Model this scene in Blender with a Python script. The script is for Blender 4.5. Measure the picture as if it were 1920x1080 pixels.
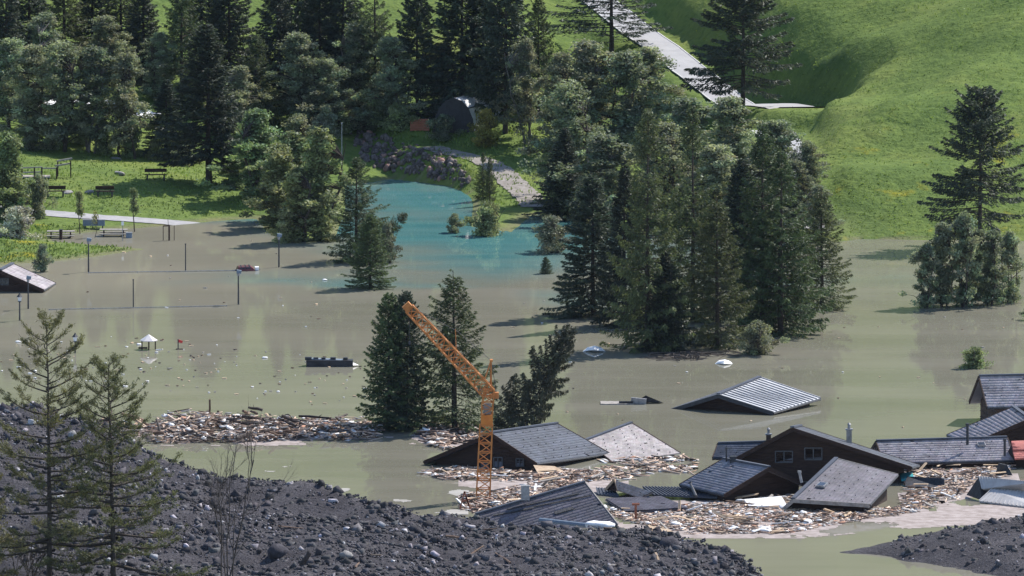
import bpy, math, random
import numpy as np
from mathutils import Vector, Matrix, Quaternion, Euler
for o in list(bpy.data.objects): bpy.data.objects.remove(o)
SC = bpy.context.scene; COL = SC.collection
rng = np.random.default_rng(7); random.seed(7)

# ------------------------------------------------------------------ camera, sky, sun, exposure
TH = math.radians(6.5); DIST = 1000.0; FPX = 24500.0        # photo is 1920 px wide
CAM = np.array([0, -DIST*math.cos(TH), DIST*math.sin(TH)])
FW = np.array([0, math.cos(TH), -math.sin(TH)]); UP = np.array([0, math.sin(TH), math.cos(TH)])
cd = bpy.data.cameras.new('camera'); cam = bpy.data.objects.new('camera', cd); COL.objects.link(cam)
cam.location = CAM; cam.rotation_euler = (math.pi/2-TH, 0, 0)
cd.sensor_width = 36; cd.lens = 36*FPX/1920; cd.clip_start = 10; cd.clip_end = 6000
SC.camera = cam
SUN_EL, SUN_AZ = math.radians(47), math.radians(48)
w = bpy.data.worlds.new('World'); SC.world = w; w.use_nodes = True
nt = w.node_tree; bg = nt.nodes['Background']
sky = nt.nodes.new('ShaderNodeTexSky'); sky.sky_type = 'NISHITA'; sky.sun_disc = False
sky.sun_elevation = SUN_EL; sky.sun_rotation = SUN_AZ; sky.altitude = 1500
nt.links.new(sky.outputs[0], bg.inputs[0]); bg.inputs[1].default_value = 0.14
sl = bpy.data.lights.new('sun', 'SUN'); so = bpy.data.objects.new('sun', sl); COL.objects.link(so)
sl.energy = 4.2; sl.angle = math.radians(0.5); sl.color = (1.0, 0.95, 0.88)
SV = Vector((math.sin(SUN_AZ)*math.cos(SUN_EL), math.cos(SUN_AZ)*math.cos(SUN_EL), math.sin(SUN_EL)))
so.rotation_euler = (-SV).to_track_quat('-Z', 'Y').to_euler(); so.location = (200, 200, 300)
SC.view_settings.view_transform = 'Standard'; SC.view_settings.look = 'None'
SC.view_settings.exposure = 0.78; SC.view_settings.gamma = 1.0
SC.render.engine = 'CYCLES'
SC.cycles.max_bounces = 6; SC.cycles.diffuse_bounces = 3; SC.cycles.glossy_bounces = 3
SC.cycles.transparent_max_bounces = 8; SC.cycles.use_denoising = True

# ------------------------------------------------------------------ pixel <-> world
def ray(px, py): return np.array([(px-960)/FPX, 0, 0]) + FW + UP*(540-py)/FPX
def P(px, py, z=0.0):
    d = ray(px, py); return CAM + d*(z-CAM[2])/d[2]
def PV(px, py, z=0.0): return Vector(P(px, py, z))
def ppm(p): return FPX/float((np.asarray(p)-CAM) @ FW)      # photo pixels per metre there
def at_y(px, py, y):
    d = ray(px, py); return Vector(CAM + d*(y-CAM[1])/d[1])

# ------------------------------------------------------------------ mesh and tagging helpers
def mk(name, V, F, mat=None, parent=None, col=None, smooth=False, origin=None):
    """V (n,3); F (m,3|4) array or ragged list"""
    V = np.asarray(V, np.float32).reshape(-1, 3)
    org = np.zeros(3) if origin is None else np.asarray(origin, float)
    me = bpy.data.meshes.new(name)
    if isinstance(F, np.ndarray):
        V = V - org.astype(np.float32)
        k = F.shape[1]; n = len(F)
        me.vertices.add(len(V)); me.vertices.foreach_set('co', V.ravel())
        me.loops.add(n*k); me.loops.foreach_set('vertex_index', F.astype(np.int32).ravel())
        me.polygons.add(n); me.polygons.foreach_set('loop_start', np.arange(0, n*k, k, dtype=np.int32))
        me.polygons.foreach_set('loop_total', np.full(n, k, np.int32)); me.update(calc_edges=True)
    else:
        me.from_pydata([tuple(v-org) for v in V], [], [tuple(f) for f in F]); me.update()
    if col is not None:
        a = me.color_attributes.new('Col', 'FLOAT_COLOR', 'POINT')
        c = np.ones((len(V), 4), np.float32); c[:, :3] = col; a.data.foreach_set('color', c.ravel())
    if smooth: me.polygons.foreach_set('use_smooth', np.ones(len(me.polygons), bool))
    if mat: me.materials.append(mat)
    o = bpy.data.objects.new(name, me); COL.objects.link(o)
    if parent is not None: o.parent = parent
    elif origin is not None: o.location = org
    return o
def tag(o, label=None, cat=None, group=None, kind=None):
    if label: o['label'] = label
    if cat: o['category'] = cat
    if group: o['group'] = group
    if kind: o['kind'] = kind
    return o
def empty(name, loc, label, cat, group=None):
    o = bpy.data.objects.new(name, None); o.empty_display_size = .3; COL.objects.link(o); o.location = loc
    return tag(o, label, cat, group)
def copy_tree(o, parent=None):
    c = o.copy(); COL.objects.link(c); c.parent = parent
    for ch in o.children: copy_tree(ch, c)
    return c
class MB:
    """collects boxes, bars, tubes into one mesh"""
    def __init__(s): s.V = []; s.F = []
    def add(s, V, F):
        b = len(s.V); s.V += [tuple(v) for v in V]; s.F += [tuple(i+b for i in f) for f in F]; return s
    def box(s, c, size, rot=None):
        R = rot.to_matrix() if rot is not None else Matrix.Identity(3)
        V = [Vector(c)+R @ Vector((x*size[0]/2, y*size[1]/2, z*size[2]/2)) for x in(-1, 1) for y in(-1, 1) for z in(-1, 1)]
        return s.add(V, [(0,1,3,2),(4,6,7,5),(0,4,5,1),(2,3,7,6),(0,2,6,4),(1,5,7,3)])
    def bar(s, a, b, wd, hd=None, upv=None):
        a = Vector(a); b = Vector(b); d = (b-a).normalized(); u = Vector(upv) if upv else (Vector((0,0,1)) if abs(d.z) < .95 else Vector((0,1,0)))
        x = d.cross(u).normalized(); y = x.cross(d).normalized(); hd = hd or wd
        V = [p+x*i*wd/2+y*j*hd/2 for p in(a, b) for i, j in((-1,-1),(1,-1),(1,1),(-1,1))]
        return s.add(V, [(3,2,1,0),(4,5,6,7),(0,1,5,4),(1,2,6,5),(2,3,7,6),(3,0,4,7)])
    def tube(s, pts, rad, n=6, cap=True):
        pts = [Vector(p) for p in pts]; rad = rad if hasattr(rad, '__len__') else [rad]*len(pts); V = []; F = []
        for i, p in enumerate(pts):
            d = (pts[min(i+1, len(pts)-1)]-pts[max(i-1, 0)]).normalized()
            u = Vector((0,0,1)) if abs(d.z) < .9 else Vector((1,0,0))
            x = d.cross(u).normalized(); y = x.cross(d)
            V += [p+(x*math.cos(2*math.pi*k/n)+y*math.sin(2*math.pi*k/n))*rad[i] for k in range(n)]
        for i in range(len(pts)-1):
            F += [(i*n+k, i*n+(k+1) % n, (i+1)*n+(k+1) % n, (i+1)*n+k) for k in range(n)]
        if cap: F += [tuple(range(n))[::-1], tuple((len(pts)-1)*n+k for k in range(n))]
        return s.add(V, F)
    def build(s, name, mat, parent=None, origin=None, smooth=False):
        return mk(name, s.V, list(s.F), mat, parent, origin=origin, smooth=smooth)

# ------------------------------------------------------------------ materials
def nodes(name):
    m = bpy.data.materials.new(name); m.use_nodes = True; t = m.node_tree; t.nodes.clear()
    out = t.nodes.new('ShaderNodeOutputMaterial'); return m, t, out
def N(t, ty, **kw):
    n = t.nodes.new('ShaderNode'+ty)
    for k, v in kw.items():
        if k[0] == 'i' and k[1:].isdigit(): n.inputs[int(k[1:])].default_value = v
        elif k in n.inputs: n.inputs[k].default_value = v
        else: setattr(n, k, v)
    return n
def noise(t, scale, detail=4, rough=.55, vec=None):
    n = N(t, 'TexNoise'); n.inputs['Scale'].default_value = scale; n.inputs['Detail'].default_value = detail; n.inputs['Roughness'].default_value = rough
    if vec is not None: t.links.new(vec, n.inputs['Vector'])
    return n
def ramp(t, fac, stops):
    r = N(t, 'ValToRGB'); e = r.color_ramp.elements
    while len(e) < len(stops): e.new(.5)
    for i, (p, c) in enumerate(stops): e[i].position = p; e[i].color = (*c, 1)
    t.links.new(fac, r.inputs[0]); return r
def mixc(t, a, b, fac, mode='MIX'):
    m = N(t, 'Mix', data_type='RGBA', blend_type=mode)
    for s, v in((6, a), (7, b)):
        if hasattr(v, 'links'): t.links.new(v, m.inputs[s])
        else: m.inputs[s].default_value = (*v, 1)
    if hasattr(fac, 'links'): t.links.new(fac, m.inputs[0])
    else: m.inputs[0].default_value = fac
    return m.outputs[2]
def surf(name, c1, c2=None, scale=3., rough=.8, bump=0., bscale=20., attr=False, metal=0., spec=.3, objrand=0., detail=5, stretch=None):
    """generic procedural surface: two colours mixed by noise, optional vertex colour tint, bump"""
    m, t, out = nodes(name); L = t.links.new
    b = N(t, 'BsdfPrincipled'); L(b.outputs[0], out.inputs[0])
    tc = N(t, 'TexCoord'); vec = tc.outputs['Object']
    if stretch:
        mp = N(t, 'Mapping'); mp.inputs['Scale'].default_value = stretch; L(vec, mp.inputs[0]); vec = mp.outputs[0]
    n = noise(t, scale, detail, .6, vec)
    r = ramp(t, n.outputs[0], [(.35, c1), (.65, c2 or c1)]); c = r.outputs[0]
    if attr:
        a = N(t, 'Attribute', attribute_name='Col'); c = mixc(t, c, a.outputs[0], 1., 'MULTIPLY')
    if objrand:
        oi = N(t, 'ObjectInfo'); hs = N(t, 'HueSaturation'); mr = N(t, 'MapRange')
        mr.inputs[3].default_value = 1-objrand; mr.inputs[4].default_value = 1+objrand
        L(oi.outputs['Random'], mr.inputs[0]); L(mr.outputs[0], hs.inputs['Value']); L(c, hs.inputs['Color']); c = hs.outputs[0]
    L(c, b.inputs['Base Color']); b.inputs['Roughness'].default_value = rough; b.inputs['Metallic'].default_value = metal
    b.inputs['Specular IOR Level'].default_value = spec
    if bump:
        bn = noise(t, bscale, 6, .65, vec); bp = N(t, 'Bump'); bp.inputs['Strength'].default_value = bump; bp.inputs['Distance'].default_value = .1
        L(bn.outputs[0], bp.inputs['Height']); L(bp.outputs[0], b.inputs['Normal'])
    return m
def foliage(name, col, transl=.3, vary=.25):
    m, t, out = nodes(name); L = t.links.new
    a = N(t, 'Attribute', attribute_name='Col'); c = mixc(t, col, a.outputs[0], 1., 'MULTIPLY')
    oi = N(t, 'ObjectInfo'); hs = N(t, 'HueSaturation'); mr = N(t, 'MapRange'); mr.inputs[3].default_value = 1-vary; mr.inputs[4].default_value = 1+vary
    L(oi.outputs['Random'], mr.inputs[0]); L(mr.outputs[0], hs.inputs['Value']); L(c, hs.inputs['Color']); c = hs.outputs[0]
    h2 = N(t, 'MapRange'); fr_ = N(t, 'Math', operation='FRACT'); ml = N(t, 'Math', operation='MULTIPLY'); ml.inputs[1].default_value = 7.31; L(oi.outputs['Random'], ml.inputs[0]); L(ml.outputs[0], fr_.inputs[0]); L(fr_.outputs[0], h2.inputs[0]); h2.inputs[3].default_value = .465; h2.inputs[4].default_value = .525; L(h2.outputs[0], hs.inputs['Hue'])
    d = N(t, 'BsdfPrincipled'); d.inputs['Roughness'].default_value = .55; d.inputs['Specular IOR Level'].default_value = .25; L(c, d.inputs['Base Color'])
    tr = N(t, 'BsdfTranslucent'); c2 = mixc(t, c, (1.12, 1.08, .72), 1., 'MULTIPLY'); L(c2, tr.inputs[0])
    mx = N(t, 'MixShader'); mx.inputs[0].default_value = transl; L(d.outputs[0], mx.inputs[1]); L(tr.outputs[0], mx.inputs[2]); L(mx.outputs[0], out.inputs[0])
    return m
M = {}
M['bark'] = surf('bark', (.035, .028, .022), (.075, .06, .048), 4, .95, .5, 12)
M['birch'] = surf('birch', (.09, .08, .07), (.17, .155, .14), 3, .9, .3, 8)
M['twig'] = surf('twig', (.05, .04, .034), (.1, .085, .075), 3, .95)
M['spruce'] = foliage('spruce_needles', (.046, .063, .048), .26)
M['larch'] = foliage('larch_needles', (.068, .094, .05), .36)
M['larch_near'] = foliage('larch_near_needles', (.125, .132, .058), .3)
M['deadneedle'] = foliage('muddy_needles', (.045, .048, .034), .1)
M['leaf'] = foliage('grey_green_leaves', (.205, .24, .16), .46)
M['leaf_fresh'] = foliage('fresh_leaves', (.20, .25, .125), .42)
M['leaf_yellow'] = foliage('yellow_leaves', (.23, .24, .06), .3)
M['leaf_silver'] = foliage('silver_leaves', (.20, .225, .15), .25)
M['blossom'] = foliage('white_blossom', (.42, .43, .33), .2)
M['grassblade'] = foliage('grass_blades', (.15, .2, .05), .3)
M['crane'] = surf('crane_paint', (.40, .14, .03), (.52, .2, .05), 3, .55, .1, 30, spec=.4)
M['crane_panel'] = surf('crane_panel_paint', (.5, .15, .02), (.58, .2, .03), 2, .5, spec=.4)
M['steel'] = surf('grey_steel', (.2, .2, .21), (.32, .32, .33), 5, .5, metal=.3)
M['dark_steel'] = surf('dark_steel', (.02, .022, .026), (.04, .042, .05), 5, .55, spec=.4)
M['glass'] = surf('lamp_glass', (.55, .56, .58), (.7, .7, .7), 5, .2, spec=.6)
M['pane'] = surf('window_pane', (.02, .024, .03), (.035, .04, .05), 1, .12, spec=.7)
M['curtain'] = surf('closed_shutter', (.11, .112, .13), (.15, .152, .17), 3, .8)
M['wframe'] = surf('window_frame', (.07, .07, .075), (.10, .10, .10), 6, .7)
M['timber'] = surf('dark_timber', (.026, .014, .010), (.048, .027, .019), 2, .85, .5, 6, stretch=(1, 1, 6))
M['timber_red'] = surf('weathered_timber', (.055, .034, .026), (.09, .055, .04), 2, .85, .4, 6)
M['board'] = surf('grey_board', (.22, .2, .18), (.36, .33, .30), 4, .85, .2, 20)
M['wood_pale'] = surf('fresh_split_wood', (.42, .29, .18), (.60, .46, .32), 3, .8, .2, 15, objrand=.25)
M['wood_brown'] = surf('wet_brown_wood', (.10, .06, .04), (.2, .13, .09), 3, .8, .3, 15, objrand=.3)
M['wood_dark'] = surf('wet_dark_wood', (.03, .022, .018), (.07, .05, .042), 3, .7, .3, 15, objrand=.3)
M['white'] = surf('white_plastic', (.66, .66, .66), (.8, .79, .78), 3, .6, .3, 8, objrand=.1)
M['bluegrey'] = surf('blue_grey_paint', (.13, .17, .22), (.18, .22, .27), 4, .6)
M['redcar'] = surf('dark_red_paint', (.09, .012, .02), (.14, .025, .03), 3, .35, spec=.6)
M['red'] = surf('red_cloth', (.5, .03, .03), (.6, .06, .05), 3, .8)
M['tent'] = surf('pale_tent_cloth', (.62, .56, .54), (.72, .68, .66), 2, .8)
M['rust'] = surf('rusty_sheet', (.25, .085, .045), (.33, .13, .08), 2, .8)
M['turq'] = surf('turquoise_tarp', (.05, .36, .42), (.1, .5, .55), 3, .7, .4, 6)
M['blacksheet'] = surf('black_tar_paper', (.015, .015, .018), (.035, .035, .04), 3, .5, .5, 5)
M['debris'] = surf('debris_mix', (.8, .8, .8), (1, 1, 1), 6, .85, .2, 12, attr=True)
M['rock'] = surf('rock', (.75, .75, .75), (1.1, 1.1, 1.1), 2.5, .9, .4, 9, attr=True, spec=.12)
M['boulder'] = surf('dark_boulder', (.03, .028, .033), (.07, .065, .074), 1.5, .9, .6, 6, objrand=.4, spec=.12)
M['boulder_pale'] = surf('pale_boulder', (.17, .16, .155), (.3, .29, .28), 1.5, .85, .5, 6, objrand=.3)
M['riprap'] = surf('embankment_stone', (.06, .048, .044), (.19, .155, .14), 1.2, .85, .5, 5, objrand=.45)
M['riprap_red'] = surf('reddish_stone', (.26, .14, .11), (.36, .22, .18), 1.2, .85, .5, 5, objrand=.2)
M['asphalt'] = surf('pale_asphalt', (.32, .315, .32), (.38, .375, .375), .8, .85, .1, 20)
M['roadside'] = surf('road_edge_stone', (.5, .49, .47), (.62, .6, .58), 2, .85)
M['gravel'] = surf('gravel', (.19, .17, .145), (.30, .27, .245), 1.6, .95, .5, 9)
M['path'] = surf('path_grit', (.28, .275, .28), (.36, .35, .35), 1.2, .95, .2, 15)
M['scum'] = surf('mud_scum', (.22, .18, .16), (.38, .325, .305), 1.2, .9, .3, 6, detail=7)
M['foam'] = surf('pale_foam', (.27, .255, .225), (.37, .35, .32), .6, .7, .1, 6)
M['net'] = surf('netting', (.4, .42, .4), (.45, .46, .45), 3, .9)
def roofmat(name, c, rough=.55): return surf(name, tuple(x*.85 for x in c), tuple(x*1.15 for x in c), .9, max(rough, .7), .25, 25, attr=True, spec=.22)
M['r_blue'] = roofmat('blue_grey_slate', (.07, .08, .105)); M['r_pink'] = roofmat('pale_stone_slate', (.33, .295, .29), .75)
M['r_metal'] = roofmat('silver_sheet', (.74, .745, .76), .6); M['r_grey'] = roofmat('grey_slate', (.112, .104, .124))
M['r_dark'] = roofmat('dark_slate', (.06, .068, .088)); M['r_brown'] = roofmat('brown_grey_slate', (.30, .27, .285))
M['r_mid'] = roofmat('mid_grey_slate', (.2, .198, .225)); M['r_red'] = roofmat('red_tile', (.40, .12, .10)); M['r_white'] = roofmat('pale_corrugated_sheet', (.50, .48, .47), .5)

def terrain_mat():
    m, t, out = nodes('meadow'); L = t.links.new
    b = N(t, 'BsdfPrincipled'); L(b.outputs[0], out.inputs[0]); b.inputs['Roughness'].default_value = .95; b.inputs['Specular IOR Level'].default_value = .1
    g = N(t, 'NewGeometry').outputs['Position']
    n1 = noise(t, .09, 5, .6, g); n2 = noise(t, 1.3, 5, .65, g); n3 = noise(t, .22, 4, .7, g)
    c1 = ramp(t, n1.outputs[0], [(.3, (.08, .128, .032)), (.5, (.116, .165, .04)), (.7, (.16, .19, .048))]).outputs[0]
    c2 = ramp(t, n2.outputs[0], [(.3, (.72, .76, .72)), (.5, (1, 1, 1)), (.72, (1.22, 1.18, 1.05))]).outputs[0]
    c = mixc(t, c1, c2, 1., 'MULTIPLY')
    f = ramp(t, n3.outputs[0], [(.58, (0, 0, 0)), (.68, (1, 1, 1))]).outputs[0]
    a = N(t, 'Attribute', attribute_name='Col')                 # r: flower meadow, g: bare soil
    sx = N(t, 'SeparateColor'); L(a.outputs[0], sx.inputs[0])
    mm = N(t, 'Math', operation='MULTIPLY'); L(f, mm.inputs[0]); L(sx.outputs[0], mm.inputs[1])
    c = mixc(t, c, (.24, .22, .02), mm.outputs[0])
    c = mixc(t, c, (.17, .14, .10), sx.outputs[1])
    L(c, b.inputs['Base Color'])
    bp = N(t, 'Bump'); bp.inputs['Strength'].default_value = .8; bp.inputs['Distance'].default_value = .35; L(n2.outputs[0], bp.inputs['Height']); L(bp.outputs[0], b.inputs['Normal'])
    return m
M['meadow'] = terrain_mat()
def water_mat():
    m, t, out = nodes('flood_water'); L = t.links.new
    g = N(t, 'NewGeometry').outputs['Position']
    ms = N(t, 'Mapping'); ms.inputs['Scale'].default_value = (.3, 1., 1.); L(g, ms.inputs[0])
    n1 = noise(t, .09, 7, .68, ms.outputs[0]); n2 = noise(t, .4, 5, .6, ms.outputs[0])
    mud = ramp(t, n1.outputs[0], [(.35, (.168, .164, .122)), (.65, (.226, .213, .17))]).outputs[0]
    tq = ramp(t, n2.outputs[0], [(.3, (.05, .16, .165)), (.7, (.085, .21, .205))]).outputs[0]
    a = N(t, 'Attribute', attribute_name='Col'); sx = N(t, 'SeparateColor'); L(a.outputs[0], sx.inputs[0])
    c = mixc(t, mud, tq, sx.outputs[0])
    c = mixc(t, c, (.26, .24, .182), sx.outputs[1])              # browner silt
    d = N(t, 'BsdfDiffuse'); L(c, d.inputs[0])
    gl = N(t, 'BsdfGlossy'); gl.inputs['Roughness'].default_value = .02
    mp = N(t, 'Mapping'); mp.inputs['Scale'].default_value = (.35, 1., 1.); L(g, mp.inputs[0])
    w1 = noise(t, 1.1, 3, .5, mp.outputs[0]); w2 = noise(t, .18, 2, .5, mp.outputs[0])
    ad = N(t, 'Math', operation='MULTIPLY_ADD'); L(w2.outputs[0], ad.inputs[0]); ad.inputs[1].default_value = 1.2; L(w1.outputs[0], ad.inputs[2])
    st = N(t, 'MapRange'); st.inputs[3].default_value = .012; st.inputs[4].default_value = .30; L(sx.outputs[2], st.inputs[0])
    bp = N(t, 'Bump'); L(st.outputs[0], bp.inputs['Strength']); bp.inputs['Distance'].default_value = .3; L(ad.outputs[0], bp.inputs['Height'])
    L(bp.outputs[0], gl.inputs['Normal'])
    mx = N(t, 'MixShader'); mx.inputs[0].default_value = .40; L(d.outputs[0], mx.inputs[1]); L(gl.outputs[0], mx.inputs[2]); L(mx.outputs[0], out.inputs[0])
    return m
M['water'] = water_mat()
def moraine_mat():
    m, t, out = nodes('moraine_gravel'); L = t.links.new
    b = N(t, 'BsdfPrincipled'); L(b.outputs[0], out.inputs[0]); b.inputs['Roughness'].default_value = .85; b.inputs['Specular IOR Level'].default_value = .15
    g = N(t, 'NewGeometry').outputs['Position']
    n1 = noise(t, .25, 5, .6, g); n2 = noise(t, 5, 6, .7, g)
    c1 = ramp(t, n1.outputs[0], [(.3, (.042, .038, .044)), (.5, (.068, .063, .071)), (.7, (.104, .096, .104))]).outputs[0]
    c2 = ramp(t, n2.outputs[0], [(.35, (.55, .55, .55)), (.6, (1.1, 1.1, 1.1)), (.7, (2.3, 2.2, 2.1))]).outputs[0]
    c = mixc(t, c1, c2, 1., 'MULTIPLY'); L(c, b.inputs['Base Color'])
    bp = N(t, 'Bump'); bp.inputs['Strength'].default_value = 1.; bp.inputs['Distance'].default_value = .25; L(n2.outputs[0], bp.inputs['Height']); L(bp.outputs[0], b.inputs['Normal'])
    return m
M['moraine'] = moraine_mat()

# ------------------------------------------------------------------ numpy noise
_T = rng.random((256, 256))
def vnoise(x, y, s):
    x = np.asarray(x)*s+37.3; y = np.asarray(y)*s+91.7; xi = np.floor(x).astype(int); yi = np.floor(y).astype(int); fx = x-xi; fy = y-yi
    fx = fx*fx*(3-2*fx); fy = fy*fy*(3-2*fy); g = lambda a, b: _T[a % 256, b % 256]
    return (g(xi, yi)*(1-fx)+g(xi+1, yi)*fx)*(1-fy)+(g(xi, yi+1)*(1-fx)+g(xi+1, yi+1)*fx)*fy-.5
def fbm(x, y, s, o=4): return sum(vnoise(x, y, s*2**i)*.5**i for i in range(o))
def sstep(a, b, x): t = np.clip((x-a)/(b-a), 0, 1); return t*t*(3-2*t)
def inpoly(poly, X, Y):
    r = np.zeros(np.shape(X), bool); n = len(poly)
    for i in range(n):
        x1, y1 = poly[i][:2]; x2, y2 = poly[(i+1) % n][:2]
        if y1 == y2: continue
        r ^= ((y1 > Y) != (y2 > Y)) & (X < (x2-x1)*(Y-y1)/(y2-y1)+x1)
    return r
def segdist(X, Y, a, b):
    ax, ay = a[:2]; bx, by = b[:2]; dx, dy = bx-ax, by-ay
    t = np.clip(((X-ax)*dx+(Y-ay)*dy)/(dx*dx+dy*dy+1e-12), 0, 1); return np.hypot(X-ax-t*dx, Y-ay-t*dy)
def polydist(poly, X, Y, closed=True):
    n = len(poly); d = np.full(np.shape(X), 1e9)
    for i in range(n if closed else n-1): d = np.minimum(d, segdist(X, Y, poly[i], poly[(i+1) % n]))
    return d
W2 = lambda L, z=0.: [tuple(P(a, b, z)[:2]) for a, b in L]

# ------------------------------------------------------------------ terrain
WATER = W2([(-3000,1300),(-3000,470),(-60,500),(0,497),(110,489),(180,481),(272,467),(180,459),(105,453),(88,444),(180,434),(290,425),(400,415),(480,410),
            (500,437),(560,455),(630,450),(648,400),(650,340),(632,300),(580,277),(520,273),(520,263),(580,261),(640,270),(682,298),(704,317),(760,323),(830,337),(868,347),
            (885,372),(880,425),(960,436),(1000,402),(1060,392),(1100,425),(1200,432),(1400,441),(1500,451),(1600,448),(1735,450),(1920,452),(5000,455),(5000,1300)])
RIP = W2([(650,262),(682,296),(704,316),(760,322),(830,336),(872,348)])
def hland(X, Y):
    X = np.asarray(X, float); Y = np.asarray(Y, float)
    d = polydist(WATER, X, Y); d = np.where(inpoly(WATER, X, Y), -d, d)
    r = sstep(11, 21, X-(Y-30)*.05)                              # 1 on the right-hand meadow
    sl = .115*(1-r)+.30*r
    h = np.where(d > 0, sl*np.minimum(d, 60)+.05*np.clip(d-60, 0, None), d*.25)
    h += (1-r)*(np.clip(Y-74, 0, None)*.17)+r*np.clip(Y-95, 0, None)*.12
    h += np.clip(Y-150, 0, None)*.25
    h += np.where(d > 0, 1, 0)*(1-r)*1.5*sstep(0, 2.6, d)*np.exp(-(polydist(RIP, X, Y, False)/5.)**2)
    h += sstep(2, 12, d)*(fbm(X, Y, .06, 4)*(.35+1.85*r)+fbm(X, Y, .5, 3)*.18)
    # road cutting below the meadow spur
    if CUT:
        c = np.minimum(*[((X-a[0])*n[0]+(Y-a[1])*n[1]) for a, n in CUT]); c = c+fbm(X, Y, .25, 3)*1.2
        m_ = sstep(6, 22, d)*sstep(-2, 9, X)
        h -= 5.5*(1-np.exp(-np.clip(c, 0, None)*.5/5.5))*m_
        h += fbm(X, Y, .45, 4)*.55*sstep(.3, 3, c)*sstep(16, 9, c)*m_
    return np.clip(h, -3, None)
CUT = None
def _nrm(a, b, side):
    n = np.array([-(b[1]-a[1]), b[0]-a[0]]); n /= np.hypot(*n); m = np.array(side)-np.array(a); return n if n @ m > 0 else -n
xs = np.concatenate([np.linspace(-700, -75, 26)[:-1], np.arange(-75, 75.1, .7), np.linspace(75, 700, 26)[1:]])
ys = np.concatenate([np.linspace(-10, 150, 230), np.linspace(150, 900, 40)[1:]])
GX, GY = np.meshgrid(xs, ys, indexing='ij'); GH = hland(GX, GY)
def hf(x, y):
    x = np.clip(x, xs[0], xs[-1]-1e-6); y = np.clip(y, ys[0], ys[-1]-1e-6)
    i = np.searchsorted(xs, x, 'right')-1; j = np.searchsorted(ys, y, 'right')-1
    u = (x-xs[i])/(xs[i+1]-xs[i]); v = (y-ys[j])/(ys[j+1]-ys[j])
    return (GH[i, j]*(1-u)+GH[i+1, j]*u)*(1-v)+(GH[i, j+1]*(1-u)+GH[i+1, j+1]*u)*v
def G(px, py):
    """where the pixel's ray meets land or water (arrays allowed)"""
    px = np.atleast_1d(np.asarray(px, float)); py = np.atleast_1d(np.asarray(py, float))
    dr = np.stack([(px-960)/FPX, FW[1]+UP[1]*(540-py)/FPX, FW[2]+UP[2]*(540-py)/FPX], 1)
    t = np.full(len(px), 830.); done = np.zeros(len(px), bool)
    while t.min() < 1500 and not done.all():
        p = CAM+dr*t[:, None]; hit = p[:, 2] <= np.where(p[:, 1] > -10, np.maximum(hf(p[:, 0], p[:, 1]), 0), 0)
        done |= hit; t = np.where(done, t, t+.4)
        if t[~done].size and t[~done].min() > 1490: break
    p = CAM+dr*(t[:, None]-.2); p[:, 2] = np.where(p[:, 1] > -10, np.maximum(hf(p[:, 0], p[:, 1]), 0), 0); return p
_A, _B, _C = [G(*q)[0][:2] for q in((1455, 5), (1692, 95), (1520, 208))]     # crest and foot of the spur
CUT = [(_B, _nrm(_A, _B, _C)), (_B, _nrm(_B, _C, _A))]
GH = hland(GX, GY)
def G1(px, py): return Vector(G(px, py)[0])
def gridmesh(name, xs, ys, H, mat, col=None, keep=None):
    nx, ny = len(xs), len(ys); X, Y = np.meshgrid(xs, ys, indexing='ij')
    V = np.stack([X, Y, H], -1).reshape(-1, 3); I = np.arange(nx*ny).reshape(nx, ny)
    F = np.stack([I[:-1, :-1], I[1:, :-1], I[1:, 1:], I[:-1, 1:]], -1).reshape(-1, 4)
    if keep is not None: F = F[keep.reshape(-1)]
    return mk(name, V, F, mat, col=None if col is None else col.reshape(-1, 3), smooth=True)
def centre(pxs, n):
    q = np.array([G(a, b)[0] for a, b in pxs]); s = np.concatenate([[0], np.cumsum(np.linalg.norm(np.diff(q[:, :2], axis=0), axis=1))])
    u = np.linspace(0, s[-1], n); k = np.ones(9)/9; c = np.stack([np.interp(u, s, q[:, i]) for i in range(2)], 1)
    pad = np.pad(c, ((4, 4), (0, 0)), 'edge'); c = np.stack([np.convolve(pad[:, i], k, 'valid') for i in range(2)], 1)
    z = hf(c[:, 0], c[:, 1]); pz = np.pad(z, (4, 4), 'edge'); return c, np.convolve(pz, k, 'valid')
ROAD = [(1060,-40),(1125,5),(1180,45),(1240,90),(1290,130),(1330,165),(1400,203),(1450,245),(1474,295),(1490,350),(1504,405),(1512,445)]
SIDE = [(1390,196),(1440,197),(1480,199),(1512,203)]
LINES = {'road': (*centre(ROAD, 110), 3.0), 'side_road': (*centre(SIDE, 30), 4.2), 'gravel_track': (*centre([(800,276),(850,288),(905,300),(945,325),(975,355),(1005,392)], 60), 2.3)}
for c_, z_, w_ in LINES.values():
    bd = np.full(GX.shape, 1e9); bz = np.zeros(GX.shape)
    for (cx, cy), zz in zip(c_, z_):
        d_ = np.hypot(GX-cx, GY-cy); m_ = d_ < bd; bd = np.where(m_, d_, bd); bz = np.where(m_, zz, bz)
    wgt = sstep(w_/2+.9, w_/2+3.2, bd); GH = bz*(1-wgt)+GH*wgt
r_fl = sstep(14, 24, GX)*.75*sstep(70, 45, GY)+sstep(-15, -28, GX)*sstep(55, 35, GY)*1.0
soil = sstep(.22, .02, GH)*.6*(GH > 0)+np.exp(-((GX-22.5)/4)**2-((GY-36)/3)**2)*.5
tcol = np.stack([np.clip(r_fl, 0, 1), np.clip(soil, 0, 1), 0*GX], -1)
kp = np.maximum.reduce([GH[:-1, :-1], GH[1:, :-1], GH[1:, 1:], GH[:-1, 1:]]) > -1.2
tag(gridmesh('ground', xs, ys, GH, M['meadow'], tcol, kp), kind='structure')

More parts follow.
